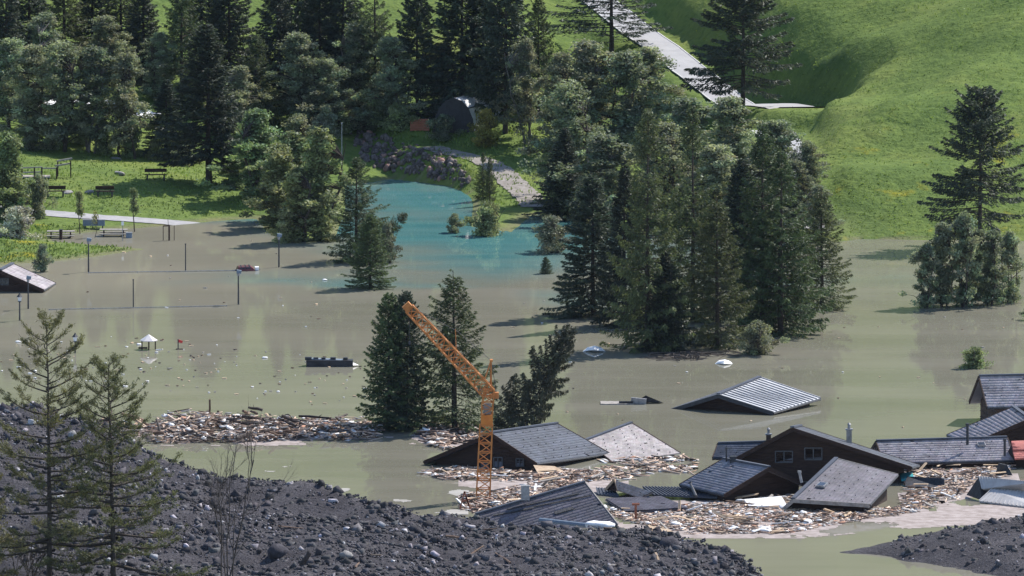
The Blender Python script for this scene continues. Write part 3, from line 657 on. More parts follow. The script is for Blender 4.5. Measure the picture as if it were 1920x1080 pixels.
LAB = dict(b=('grey-green tree in the dense wood behind the flooded grove','wood behind the flooded grove'), r=('many-stemmed alder in the flooded thicket under the right-hand conifer','flooded alder thicket'),
           l=('grey-green tree in the wood behind the park lawn','wood behind the park lawn'), u=('low bush along the edge of the wood behind the park lawn','bushes behind the park lawn'))
for t in TREES:
    kind, xb, yb, yt, wp, lab, g = t[:7]; var = t[7] if len(t) > 7 else None
    grp = None
    if lab is None: lab, grp = LAB[g]
    plant(kind, xb, yb, yt, wp, lab, grp, sink=.15 if kind in 'SLGPBAF' else .05, var=var)
plant('D', 974, 803, 590, 112, 'dark mud-stained conifer leaning right behind the drowned roofs', lean=112)
plant('L', 700, 452, 352, 62, 'larch bent far over to the right across the river', lean=105, base=G1(690, 470), var=2)
back = [('S',12,200,-70,130),('S',55,150,-120,130),('L',120,130,-110,130),('S',172,120,-90,110),('L',226,120,-100,120),('L',340,190,-70,140),('L',480,232,66,110),('S',522,200,-110,130),('B',560,230,60,150),
        ('S',600,190,-80,130),('S',642,200,-110,140),('L',704,210,-90,120),('S',782,215,-60,110),('S',868,225,-100,170),('S',946,250,-110,150),('B',670,225,40,150),('B',735,228,70,140),('B',610,240,110,130),('B',450,250,120,120),
        ('B',830,215,80,110),('S',905,215,-60,130),('B',985,268,70,110),('B',1050,300,100,130),('S',270,150,-60,110),('B',300,190,60,110),('S',430,160,-110,120),('B',85,170,20,130),('B',200,165,30,130),('L',1010,215,-20,100),
        ('S',560,120,-160,120),('S',380,120,-150,120)]
ORD = 'first second third fourth fifth sixth seventh eighth ninth tenth eleventh twelfth thirteenth fourteenth fifteenth sixteenth seventeenth eighteenth nineteenth twentieth twenty-first twenty-second'.split()
back.sort(key=lambda q: q[1]); nc = nl = 0
for k, xb, yb, yt, wp in back:
    c = k in 'SL'
    if c: lab = ORD[nc]+' tall conifer from the left along the top edge of the upper forest'; nc += 1
    else: lab = ORD[nl]+' leafy tree from the left among the conifers of the upper forest'; nl += 1
    plant(k, xb, yb, yt, wp, lab, 'conifers of the upper forest' if c else 'leafy trees of the upper forest', sink=.2)
for xb, yb, yt, wp in [(560,262,215,110),(640,250,205,90),(690,244,196,110),(745,240,192,100),(830,262,215,80),(500,300,240,100),(440,330,285,70),(1050,410,330,110),(1150,440,370,110),(720,232,180,120),(660,236,180,120),(480,246,196,90)]:
    plant('K', xb, yb, yt, wp, 'dark undergrowth bush below the upper forest', 'undergrowth below the upper forest')

# foreground larches and bare shrub
def near_larch(seed, base, H, R, label, lx=0.):
    r = np.random.default_rng(seed); wood = []; c_, d_, l_, t_ = [], [], [], []
    z = np.linspace(0, 1, 16)*H; wob = np.cumsum(r.normal(size=(16, 2))*.03, 0); tr = np.stack([wob[:, 0]+lx*(z/H), wob[:, 1], z], 1)
    wood.append(ringtube(tr, np.maximum(.19*(1-z/H)**.8, .03), 8))
    for i in range(88):
        t = .1+.9*((i+r.random())/88); az = i*2.399963+r.normal()*.5
        if math.cos(az) < -.3 and r.random() < .15: continue
        L = R*(1-t)**.62*(.2+.95*r.random())+.55; s = np.linspace(0, 1, 8); up0 = .55*t-.28*(1-t)
        zz = L*(up0*s-.18*(1-t)*s**2+.34*s**3.5); sw = np.cumsum(r.normal(size=8)*.035)*L; ca, sa = math.cos(az), math.sin(az)
        b0 = np.array([np.interp(t*H, z, tr[:, 0]), np.interp(t*H, z, tr[:, 1]), t*H]); B = b0+np.stack([ca*L*s-sa*sw, sa*L*s+ca*sw, zz], 1)
        wood.append(ringtube(B, np.linspace(.018*L+.012, .008, 8), 4))
        for j in range(int(5+5*L)):
            u = .25+.75*r.random(); q = np.array([np.interp(u, s, B[:, k]) for k in range(3)]); sd = -1 if r.random() < .5 else 1
            wl = (.34*L*(1-u)+.3)*(.5+r.random()); bd = unit(B[-1]-B[-3]); td = unit(bd*.8+sd*np.array([-sa, ca, 0])*.8+np.array([0, 0, .25*r.normal()+.1]))
            e = q+td*wl+np.array([0, 0, -.12*wl]); wood.append(ringtube(np.stack([q, (q+e)/2+r.normal(size=3)*.02, e]), [.009, .007, .004], 3))
            dens = 2 if u < .5 else 10
            m = int(dens*(1+2.2*wl)); v = r.random(m)**.7; cc = q+(e-q)*v[:, None]+r.normal(size=(m, 3))*.07
            c_.append(cc); d_.append(unit(td*.9+r.normal(size=(m, 3))*.5+np.array([0, 0, .15]))); l_.append(.14+.14*r.random(m)); t_.append((.7+.6*r.random())*(.8+.4*r.random(m)))
    c = np.concatenate(c_); V, F = cards(c, np.concatenate(d_), np.concatenate(l_), .032+.028*r.random(len(c)), r); cc = np.concatenate(t_)[:, None]*np.ones(3)
    root = empty('larch_tree', base, label, 'larch'); WV, WF = joinvf(wood)
    mk('trunk', WV, WF, M['bark'], root); mk('crown', V, F, M['larch_near'], root, col=np.repeat(cc, 4, 0)); return root
b1 = at_y(93, 1096, -176); b2 = at_y(214, 1096, -175)
b1.z = float(hm(b1.x, b1.y)[0])-.2; b2.z = float(hm(b2.x, b2.y)[0])-.2
def hgt(b, ytop): q = at_y(960, ytop, b.y); return q.z-b.z
near_larch(5, b1, hgt(b1, 601), 5.6, 'taller of the two sparse larches in the left foreground, bare dark trunk')
near_larch(6, b2, hgt(b2, 684), 5.4, 'shorter of the two sparse larches in the left foreground', -.3)
b3 = at_y(-40, 1100, -176); b3.z = float(hm(b3.x, b3.y)[0])-.2
near_larch(9, b3, hgt(b3, 880), 2.6, 'larch branches entering at the lower left corner')
def bare_shrub(seed, base, H, label):
    r = np.random.default_rng(seed); wood = []
    def grow(p, d, L, rad, lv):
        s = np.linspace(0, 1, 6); B = p+d*L*s[:, None]+np.cumsum(r.normal(size=(6, 3))*.02*L, 0); B[:, 2] += .08*L*s**2
        wood.append(ringtube(B, np.linspace(rad, rad*.35, 6), 4))
        if lv:
            for _ in range(int(4+3*r.random())):
                u = .25+.7*r.random(); q = np.array([np.interp(u, s, B[:, k]) for k in range(3)]); grow(q, unit(d+r.normal(size=3)*.42+np.array([0, 0, .15])), L*(.3+.3*r.random()), rad*.5, lv-1)
    for k in range(5): grow(np.array([r.normal()*.2, r.normal()*.2, -.2]), unit(np.array([r.normal()*.22, r.normal()*.2, 1.])), H*(.65+.4*r.random()), .055, 3)
    root = empty('bare_shrub', base, label, 'shrub'); WV, WF = joinvf(wood); mk('branches', WV, WF, M['twig'], root)
bs = at_y(425, 1092, -172); bs.z = float(hm(bs.x, bs.y)[0])-.1
bare_shrub(3, bs, 7.6, 'tall leafless shrub of thin upright twigs on the foreground rubble')
bs = at_y(45, 1092, -173); bs.z = float(hm(bs.x, bs.y)[0])-.1
bare_shrub(4, bs, 3.0, 'small leafless shrub beside the taller foreground larch trunk')
for L in PROTO.values():
    for o in L:
        for ch in list(o.children): bpy.data.objects.remove(ch)
        bpy.data.objects.remove(o)

# grass tufts
def tufts(poly, n, hgt_, seed):
    r = np.random.default_rng(seed); P0 = np.array(poly); q = []
    while sum(map(len, q)) < n:
        a = P0.min(0)+r.random((n, 2))*(P0.max(0)-P0.min(0)); q.append(a[inpoly(poly, a[:, 0], a[:, 1])])
    q = np.concatenate(q)[:n]; g = G(q[:, 0], q[:, 1]); g = g[g[:, 2] > .05]; k = 2; c = np.repeat(g, k, 0)+r.normal(size=(len(g)*k, 3))*np.array([.12, .12, 0])
    patch = (1+1.1*fbm(c[:, 0], c[:, 1], .35, 3)); l = hgt_*(.5+r.random(len(c)))*np.clip(patch, .5, 1.6); d = unit(r.normal(size=(len(c), 3))*.4+np.array([0, 0, 1.])); c[:, 2] += l*.3
    V, F = cards(c, d, l, .07+.08*r.random(len(c)), r); cc = (.8+.4*r.random((len(c), 1)))*np.clip(patch, .75, 1.3)[:, None]*np.array([1, 1, 1.]); return V, F, np.repeat(cc, 4, 0)
parts = [tufts([(1480,0),(1920,0),(1920,447),(1500,447),(1500,250),(1300,60)], 3500, .13, 1), tufts([(0,280),(470,290),(480,400),(330,410),(60,385),(0,380)], 2600, .16, 2), tufts([(0,420),(160,420),(270,465),(120,488),(0,494)], 1200, .24, 3), tufts([(700,240),(1020,240),(1060,400),(900,380)], 1200, .24, 4)]
V, F = joinvf([(a, b) for a, b, c in parts]); cc = np.concatenate([c for a, b, c in parts])
tag(mk('grass', V, F, M['grassblade'], col=cc), 'short green grass of the meadow and the park lawn', 'grass', kind='stuff')
# ------------------------------------------------------------------ houses
HC = {
'H3':[(14.58,-77.35,1.23),(17.61,-71.42,1.75),(18.42,-79.33,0.23),(21.87,-73.43,0.51),(11.07,-75.25,-0.13),(14.13,-69.34,0.21)],
'H1':[(-1.43,-108.90,2.46),(3.09,-100.15,2.02),(1.67,-111.11,0.67),(6.67,-102.35,0.25),(-6.02,-106.90,0.26),(-0.81,-98.13,-0.04)],
'H14':[(-39.07,-2.81,1.67),(-38.31,2.72,1.57),(-35.74,-3.27,0.25),(-35.03,2.27,0.14),(-42.33,-2.41,0.17),(-41.60,3.13,0.08)],
'H2':[(4.73,-108.57,1.85),(8.24,-99.33,1.95),(8.08,-109.83,0.02),(11.57,-100.59,0.07),(1.39,-107.29,0.03),(4.89,-98.06,0.08)],
'H4':[(18.96,-120.07,4.16),(20.52,-111.19,4.22),(27.02,-121.35,1.64),(28.41,-112.47,1.69),(11.88,-118.87,0.18),(13.28,-109.99,0.18)],
'H5':[(17.22,-123.22,1.95),(14.24,-119.38,2.04),(19.93,-120.99,0.49),(17.07,-117.15,0.59),(14.18,-125.38,0.40),(11.27,-121.53,0.59)],
'H6':[(18.70,-131.32,0.82),(21.76,-123.85,2.60),(23.77,-132.75,0.68),(25.83,-125.36,1.72),(15.73,-129.60,-2.16),(18.28,-122.16,-0.76)],
'H10':[(32.78,-83.26,3.27),(40.60,-81.71,3.25),(33.26,-85.96,1.42),(41.13,-84.42,1.35),(32.21,-80.65,1.18),(40.08,-79.09,1.22)],
'H9':[(24.91,-107.06,1.66),(33.90,-105.49,1.72),(25.38,-109.68,0.49),(34.36,-108.12,0.51),(24.46,-104.42,0.48),(33.45,-102.86,0.51)],
'H7':[(-2.39,-138.25,0.71),(4.80,-135.41,2.49),(-0.27,-142.26,-1.52),(6.93,-139.43,0.24),(-3.61,-133.82,-1.43),(3.59,-130.99,0.33)],
'H15':[(14.01,-117.06,2.70),(17.66,-117.47,2.86),(13.64,-119.03,2.01),(17.45,-119.48,2.03),(14.17,-115.06,1.98),(17.92,-115.50,2.03)],
'H11':[(35.65,-100.04,2.34),(34.76,-94.31,2.44),(40.00,-99.17,0.39),(38.84,-93.45,0.40),(31.58,-100.90,0.70),(30.15,-95.19,0.62)],
}
AW = np.array([0, math.cos(TH), -math.sin(TH)])
HC['H4'][1::2] = [tuple(np.array(p)+np.array([.7, 6.0, -.62])) for p in HC['H4'][0::2]]
HC['H2'] = [tuple(P(*q)) for q in((1098,826,.6),(1184,793,1.25),(1150,867,.0),(1275,849,.08))]
HC['H2'] += [(HC['H2'][0][0]-3, HC['H2'][0][1]+2, -1.), (HC['H2'][1][0]-3, HC['H2'][1][1]+2, -.6)]
for k, m in dict(H4=4.0, H5=-2.0, H15=5.0).items(): HC[k] = [tuple(np.array(p)+AW*m) for p in HC[k]]
def slab(A, B, C, D, th, up=0.):
    A, B, C, D = map(Vector, (A, B, C, D)); n = (B-A).cross(D-A).normalized()
    if n.z < 0: n = -n
    V = [p+n*up for p in(A, B, C, D)]+[p+n*(up-th) for p in(A, B, C, D)]
    return V, [(0,1,2,3),(7,6,5,4),(0,4,5,1),(1,5,6,2),(2,6,7,3),(3,7,4,0)]
def tiles(A, B, C, D, mat, parent, org, size=.26, ln=.27, seed=0, guards=True, miss=.004):
    """slate courses on the slope A(top near) B(top far) C(bottom far) D(bottom near)"""
    r = np.random.default_rng(seed); A, B, C, D = [np.array(p, float) for p in(A, B, C, D)]
    nrm = np.cross(B-A, D-A); nrm /= np.linalg.norm(nrm); nrm = nrm*np.sign(nrm[2])
    nu = max(2, int(np.linalg.norm(B-A)/size)); nv = max(2, int(np.linalg.norm(D-A)/ln)); q = lambda u, v: (A*(1-u)[:, None]+B*u[:, None])*(1-v)[:, None]+(D*(1-u)[:, None]+C*u[:, None])*v[:, None]
    U, Vv = np.meshgrid(np.arange(nu+1), np.arange(nv), indexing='ij'); U = U.ravel(); Vv = Vv.ravel(); k = r.random(len(U)) > miss; U, Vv = U[k], Vv[k]
    off = (Vv % 2)*.5; u0 = np.clip((U-off+.02)/nu, 0, 1); u1 = np.clip((U-off+.98)/nu, 0, 1); ok = u1-u0 > .1/nu; U, Vv, u0, u1 = U[ok], Vv[ok], u0[ok], u1[ok]
    v0 = Vv/nv; v1 = np.clip((Vv+1.12+.04*r.normal(size=len(Vv)))/nv, 0, 1.01); lift = .007+.003*r.random(len(U))
    a, b, c, d = q(u0, v0)+nrm*.002, q(u1, v0)+nrm*.002, q(u1, v1)+nrm*lift[:, None], q(u0, v1)+nrm*lift[:, None]; e, f = q(u1, v1)-nrm*.006, q(u0, v1)-nrm*.006
    n = len(U); V = np.stack([a, b, c, d, e, f], 1).reshape(-1, 3); i = np.arange(n)*6
    F = np.concatenate([np.stack([i, i+1, i+2, i+3], 1), np.stack([i+3, i+2, i+4, i+5], 1)])
    cc = (.82+.36*r.random((n, 1)))*(1+.35*vnoise(u0*8+seed, v0*5, 1.)[:, None])*(1+(r.random((n, 3))-.5)*.06)
    tag(mk('shingles', V, F, mat, parent, col=np.repeat(cc, 6, 0), origin=org), kind='stuff')
    if guards:
        mb = MB(); t1 = (B-A)/np.linalg.norm(B-A)
        for j in range(1, nv, 3):
            for i2 in range(nu//4):
                u = (i2*4+1.5+(j % 4)*1.)/nu
                if u < .98 and r.random() < .85:
                    p = q(np.array([u]), np.array([(j+.8)/nv]))[0]+nrm*.05; mb.box(p, (.07, .05, .05))
        if mb.V: tag(mb.build('snow_guards', M['dark_steel'], parent, origin=org), kind='stuff')
def seams(A, B, C, D, mat, parent, org, step=.3, hgt=.06, cross=0, seed=0, wd=.06, smat=None):
    A, B, C, D = map(Vector, (A, B, C, D)); n = (B-A).cross(D-A).normalized(); n = n if n.z > 0 else -n; k = int((B-A).length/step); mb = MB()
    for i in range(k+1):
        u = i/k; mb.bar(A.lerp(B, u)+n*.03, D.lerp(C, u)+n*.03, wd, hgt, upv=n)
    o = mk('seams', mb.V, list(mb.F), smat or mat, parent, col=np.full((len(mb.V), 3), .9), origin=org); tag(o, kind='stuff')
    for j in range(1, cross+1):
        v = j/(cross+1); mb = MB(); mb.bar(A.lerp(D, v)+n*.06, B.lerp(C, v)+n*.06, .09, .06, upv=n); mb.build('sheet_joint', M['dark_steel'], parent, origin=org)
def plate(name, V, F, mat, parent, org, tone=1.): return mk(name, V, list(F), mat, parent, col=np.full((len(V), 3), tone), origin=org)
def on_plane(px, py, p0, n):
    d = Vector(ray(px, py)); c = Vector(CAM); return c+d*((Vector(p0)-c).dot(n)/d.dot(n))
def window(parent, org, px0, py0, px1, py1, p0, n, shut=True):
    n = Vector(n); a, b, c, d = [on_plane(x, y, Vector(p0)+n*.03, n) for x, y in((px0, py1), (px1, py1), (px1, py0), (px0, py0))]
    ex = (b-a).normalized(); ez = (d-a).normalized(); W_, H_ = (b-a).length, (d-a).length; o = a
    f = MB()
    for p, q in((a, b), (b, c), (c, d), (d, a), ((a+b)/2, (c+d)/2)): f.bar(p, q, .07, .09, upv=n)
    fo = f.build('window', M['wframe'], parent, origin=org)
    g = MB(); g.add([a-n*.03, b-n*.03, c-n*.03, d-n*.03], [(0, 1, 2, 3)]); g.build('pane', M['curtain'] if shut else M['pane'], fo, origin=org)
    if not shut: m = MB(); m.bar((a+d)/2, (b+c)/2, .04, .07, upv=n); m.build('glazing_bar', M['wframe'], fo, origin=org)
def house(key, name, label, mat, wall='timber', style='tile', ov=.55, wins=(), bottom=-1.5, guards=True, th=.16, size=.26, seed=0, verge='timber', walls=True, cat='house', ew=.12, left=True, shut=True):
    RN, RF, EN, EF, LN, LF = [Vector(p) for p in HC[key]]; org = (RN+RF)/2; org.z = 0.; root = empty(name, org, label, cat)
    r = (RF-RN).normalized()
    sides = [('roof', RN, RF, EF, EN)]+([('roof', RN, RF, LF, LN)] if left else [])
    for i, (nm, A, B, C, D) in enumerate(sides):
        V, F = slab(A, B, C, D, th, -.06 if style == 'tile' else 0.); ro = plate(nm, V, F, M[mat], root, org, .75)
        if style == 'tile': tiles(A, B, C, D, M[mat], ro, org, seed=seed+i, guards=guards, size=size)
        else: seams(A, B, C, D, M[mat], ro, org, cross=0, step=.5, hgt=.07, wd=.09, smat=M['steel'])  # seams coloured darker than the sheet, painting in its corrugation shade
        for a, b in((A, D), (B, C)):
            m = MB(); dn = Vector((0, 0, -.1)); m.bar(a+dn-r*.03*(1 if a is A else -1), b+dn-r*.03*(1 if a is A else -1), .07, .26); m.build('verge_board', M[verge], ro, origin=org)
        m = MB(); m.tube([D+Vector((0, 0, -.09)), C+Vector((0, 0, -.09))], .08, 6); m.build('gutter', M['dark_steel'], ro, origin=org)
    m = MB(); m.bar(RN+Vector((0, 0, .06)), RF+Vector((0, 0, .06)), .28, .10); o = m.build('ridge_cap', M['r_dark'], root, origin=org)
    a = o.data.color_attributes.new('Col', 'FLOAT_COLOR', 'POINT'); a.data.foreach_set('color', np.ones(len(o.data.vertices)*4, np.float32)*1.2)
    if walls:
        def gable(R, E, L, s):
            q = R+r*ov*s; e = E+r*ov*s+(R-E)*ew; l = L+r*ov*s+(R-L)*ew; dn = Vector((0, 0, -.2)); e = e+dn; l = l+dn; q = q+dn
            return [q, e, Vector((e.x, e.y, bottom)), Vector((l.x, l.y, bottom)), l]
        g1 = gable(RN, EN, LN, 1); g2 = gable(RF, EF, LF, -1)
        wo = mk('wall', [tuple(v) for v in g1+g2], [(0,4,3,2,1),(5,6,7,8,9),(1,2,7,6),(3,4,9,8)], M[wall], root, origin=org)
        n = (g1[1]-g1[0]).cross(g1[4]-g1[0]).normalized(); n = n if n.dot(r) < 0 else -n
        # timber beam courses on the gable
        for k in range(1, 9):
            z = bottom+.35+k*.42; L_ = []
            for E2 in(g1[1], g1[4]):
                t = (z-E2.z)/max(g1[0].z-E2.z, .1); p = E2.lerp(g1[0], max(0, min(1, t))); L_.append(Vector((p.x, p.y, z)))
            if z < g1[0].z-.3 and z > .1: b = MB(); b.bar(L_[0]+n*.015, L_[1]+n*.015, .05, .05); b.build('beam', M[wall], wo, origin=org)
        for wn in wins: window(wo, org, *wn, g1[0], n, shut)
    return root, org, r
house('H3', 'drowned_house', 'silver sheet-metal roof standing alone in the water right of centre', 'r_metal', style='seam', verge='dark_steel')
h1, o1, r1 = house('H1', 'drowned_house', 'house with blue-grey slate roof behind the orange crane', 'r_blue', wins=[(933-30,868,945-30,880),(926,858,942,876),(968,860,982,874)], seed=10, guards=True)
house('H14', 'drowned_house', 'drowned house at the left edge with pale grey slate roof and one white window', 'r_brown', wins=[(1,522,16,534)], seed=20, guards=False, shut=False)
house('H2', 'drowned_house', 'pale pinkish slate roof right behind the blue-grey roof', 'r_pink', seed=30, walls=False)
h4, o4, r4 = house('H4', 'chalet', 'large dark timber chalet with two dull shuttered windows in its gable', 'r_dark', wins=[(1454,846,1486,867),(1509,840,1541,862)], seed=40, ov=.7, guards=False)
h5, o5, r5 = house('H5', 'drowned_house', 'small grey-roofed house with block chimney in front of the big chalet', 'r_mid', seed=50, guards=False)
h6, o6, r6 = house('H6', 'tilted_roof', 'grey slate roof tipped steeply forward in front of the big chalet', 'r_grey', seed=60, ov=.6, cat='roof', verge='board')
house('H10', 'house', 'tall grey-roofed timber house at the right edge, standing highest above the water', 'r_brown', seed=70, bottom=-1.5, wall='timber_red', ov=.7)
h9, o9, r9 = house('H9', 'drowned_house', 'long low grey slate roof right of the chalet with two stove pipes', 'r_brown', seed=80)
h7, o7, r7 = house('H7', 'collapsed_roof', 'collapsed dark roof sliding into the foreground rubble, right of the crane foot', 'r_grey', seed=90, walls=False, guards=False, size=.6, cat='roof', verge='board')
h15, o15, r15 = house('H15', 'chalet_wing', 'blue-grey slate side roof behind the left slope of the big chalet', 'r_blue', seed=100, cat='house')
house('H11', 'drowned_house', 'grey-roofed house below the tall house at the right edge, dark gable to the front', 'r_brown', seed=110, guards=False)
# chimneys, stove pipes, skylights
def chimney(parent, org, px, y0, y1, wpx, depth, mat='board', cap=True, name='chimney'):
    a = at_y(px, y1, depth); b = at_y(px, y0, depth); w_ = wpx/ppm(a); m = MB(); m.box((a+b)/2, (w_, w_, (b-a).length)); c = m.build(name, M[mat], parent, origin=org)
    if cap:
        m = MB(); m.box(b+Vector((0, 0, .04)), (w_*1.35, w_*1.35, .08)); m.tube([b, b+Vector((0, 0, .38))], w_*.28, 8); m.tube([b+Vector((0, 0, .38)), b+Vector((0, 0, .5))], [w_*.42, w_*.05], 8); m.build('chimney_cap', M['steel'], c, origin=org)
def pipe(parent, org, px, y0, y1, rpx, depth, tilt=0, mat='dark_steel', name='stove_pipe'):
    a = at_y(px, y1, depth); b = at_y(px+tilt, y0, depth); rr = rpx/ppm(a); m = MB(); m.tube([a, b], rr, 8); m.tube([b+Vector((0, 0, -.02)), b+Vector((0, 0, .12))], rr*1.4, 8); m.build(name, M[mat], parent, origin=org)
chimney(h4, o4, 1592, 806, 850, 10, -112); chimney(h15, o15, 1441, 815, 832, 9, -112.5, 'timber_red')
chimney(h5, o5, 1374, 855, 893, 12, -122.3, 'dark_steel', cap=False); pipe(h5, o5, 1362, 842, 866, 1.6, -122, 0)
pipe(h6, o6, 1503, 886, 905, 2.6, -128.5, -4, 'steel'); pipe(h9, o9, 1814, 797, 834, 2.6, -107.5); pipe(h9, o9, 1884, 826, 855, 2.4, -109)
def skylight(parent, org, px, py, HCk, wd=.8):
    RN, RF, EN, EF = [Vector(p) for p in HC[HCk][:4]]; n = (RF-RN).cross(EN-RN).normalized(); n = n if n.z > 0 else -n
    c = on_plane(px, py, RN+n*.08, n); u = (RF-RN).normalized(); v = n.cross(u)
    R = Matrix((u, v, n)).transposed().to_quaternion(); m = MB(); m.box(c, (wd, wd*.8, .12), R); f = m.build('skylight', M['steel'], parent, origin=org)
    m = MB(); m.box(c+n*.065, (wd*.8, wd*.62, .02), R); m.build('pane', M['pane'], f, origin=org)
skylight(h6, o6, 1541, 909, 'H6', .75); skylight(h9, o9, 1840, 833, 'H9', .55)
chimney(h7, o7, 985, 910, 937, 16, -137.6, 'steel', cap=False)
# holes and torn strips on the collapsed roof
RN, RF, EN, EF = [Vector(p) for p in HC['H7'][:4]]; n7 = (RF-RN).cross(EN-RN).normalized(); n7 = n7 if n7.z > 0 else -n7
for a, b, w_ in [((950,955),(1085,925),.10),((925,966),(1000,952),.16),((1000,950),(1110,928),.07),((1040,962),(1075,952),.3)]:
    m = MB(); m.bar(on_plane(*a, RN+n7*.07, n7), on_plane(*b, RN+n7*.07, n7), .05, w_, upv=n7.cross(Vector((1, 0, 0)))); m.build('torn_strip', M['blacksheet'], h7, origin=o7)
# free roof panels lying in the debris
def panel(name, label, corners, mat, th=.12, style=None, cat='roof', seed=0, rafters=0, guards=False):
    Q = [PV(*c) for c in corners]; org = sum(Q, Vector())/4; org.z = 0; V, F = slab(*Q, th, -.06 if style == 'tile' else 0.)
    root = empty(name, org, label, cat); ro = plate('sheet', V, F, M[mat], root, org, .85)
    if style == 'tile': tiles(*Q, M[mat], ro, org, seed=seed, guards=guards)
    if style == 'seam': seams(*Q, M[mat], ro, org, step=.22, hgt=.05)
    A, B, C, D = Q
    for i in range(rafters):
        u = (i+.5)/rafters; m = MB(); m.bar(A.lerp(B, u)-Vector((0, 0, th+.06)), D.lerp(C, u)-Vector((0, 0, th+.06)), .09, .14); m.build('rafter', M['wood_pale'], root, origin=org)
    return root, org
dm, od = panel('dormer_roof', 'small speckled dormer roof with dark open gable among flat roof sheets', [(1152,900,1.0),(1222,922,.75),(1200,933,.25),(1158,919,.45)], 'r_pink', style='tile', seed=200, guards=True)
V, F = slab(PV(1152,900,1.0), PV(1222,922,.75), PV(1196,918,.1), PV(1135,918,.35), .1); plate('far_slope', V, F, M['r_dark'], dm, od)
m = MB(); m.add([PV(1153,901,.93), PV(1159,921,.35), PV(1136,919,.3)], [(0, 1, 2)]); m.build('open_gable', M['timber'], dm, origin=od)
for a, b in(((1151,900,1.),(1134,919,.33)),((1153,900,1.),(1159,920,.4))): m = MB(); m.bar(PV(*a), PV(*b), .1, .14); m.build('verge_board', M['wood_pale'], dm, origin=od)
panel('roof_sheet', 'dark tiled roof sheet lying flat just below the dormer roof', [(1135,934,.28),(1240,930,.42),(1290,951,.35),(1172,958,.12)], 'r_grey', style='tile', seed=210)
panel('roof_sheet', 'corrugated sheet beside the dormer roof carrying a leaning stove pipe', [(1205,912,.5),(1300,914,.55),(1345,932,.3),(1225,927,.3)], 'r_blue', style='seam')
pr = empty('stove_pipe', PV(1305,930,.3), 'dark stove pipe leaning left on the flat corrugated sheet', 'pipe'); m = MB(); m.tube([PV(1305,931,.35), PV(1294,906,.9)], .11, 8); m.tube([PV(1295,908,.85), PV(1294,905,.95)], .15, 8); m.build('tube', M['dark_steel'], pr, origin=pr.location)
panel('roof_sheet', 'narrow blue-grey sheet floating left of the dormer roof', [(1118,914,.3),(1150,917,.3),(1160,930,.1),(1120,926,.1)], 'r_blue', style='seam')
panel('rafter_frame', 'broken pale rafters sliding off the eave of the blue-grey roof', [(1000,872,.55),(1040,874,.5),(1075,893,.06),(1012,893,.1)], 'wood_pale', th=.03, rafters=5, cat='roof')
panel('roof_sheet', 'upper pale rust-streaked corrugated sheet at the right edge', [(1836,893,1.5),(1940,904,1.5),(1940,921,.75),(1842,917,.75)], 'r_white', style='seam')
panel('roof_sheet', 'lower pale corrugated sheet at the right edge, folded across', [(1860,917,.8),(1945,922,.8),(1945,953,.1),(1836,939,.15)], 'r_white', style='seam')
sh = empty('shed_wreck', PV(1836,930,0), 'black open end of a crushed shed under the pale corrugated sheets', 'shed'); m = MB(); m.add([PV(1836,893,1.45), PV(1812,928,.1), PV(1840,938,.05), PV(1842,917,.7), PV(1940,935,.05), PV(1940,905,1.4)], [(0,1,2,3),(0,3,2,4,5)]); m.build('wall', M['blacksheet'], sh, origin=sh.location)
panel('roof_sheet', 'pale grey sheet tilted on the debris below the long low roof', [(1808,862,.5),(1838,846,.8),(1842,850,.75),(1820,866,.4)], 'board')
panel('roof_sheet', 'white sheet leaning on the debris below the long roof, left one', [(1707,870,.3),(1742,858,.6),(1745,862,.5),(1722,872,.25)], 'white')
panel('tar_paper_box', 'crumpled black tar-paper roof piece right of the turquoise tarp', [(1700,893,.55),(1770,897,.65),(1770,914,.1),(1697,912,.1)], 'blacksheet', th=.3, cat='roof')
panel('tarp', 'crumpled turquoise tarp beside the tipped grey roof', [(1686,888,.4),(1710,884,.6),(1714,896,.4),(1690,900,.2)], 'turq', th=.1, cat='tarp')
panel('black_wreck', 'black pointed wreck piece left of the small red-roofed hut', [(1872,868,.9),(1884,870,.8),(1895,890,.1),(1866,890,.1)], 'blacksheet', th=.3, cat='wreck')
panel('plywood_sheet', 'yellowish plywood sheet lying at the top of the rubble slope', [(1214,984,.1),(1245,987,.12),(1262,997,.1),(1225,998,.05)], 'wood_pale', th=.05, cat='sheet')
panel('white_sheet', 'large white crumpled plastic sheet among the debris below the small house', [(1395,936,.3),(1465,930,.45),(1475,946,.2),(1405,950,.1)], 'white', th=.2, cat='sheet')
# red-roofed hut at the right edge
rt = empty('hut', PV(1930,872), 'small red-roofed hut cut by the right edge', 'hut')
for c in([(1896,827,1.7),(1960,823,1.7),(1960,842,1.15),(1900,845,1.15)], [(1899,846,1.1),(1960,843,1.1),(1960,857,.75),(1903,860,.75)]):
    Q = [PV(*q) for q in c]; V, F = slab(*Q, .1); ro = plate('roof', V, F, M['r_red'], rt, rt.location); tiles(*Q, M['r_red'], ro, rt.location, seed=300, guards=False)
m = MB(); a, b, c, d = PV(1898,832,1.5), PV(1905,858,.75), PV(1907,878,-.1), PV(1888,872,-.1); e = PV(1960,858,.7); f = PV(1960,880,-.3); g = PV(1889,848,.9)
m.add([a, b, c, d, g, e, f], [(0,1,2,3,4),(1,5,6,2)]); m.build('wall', M['timber'], rt, origin=rt.location)

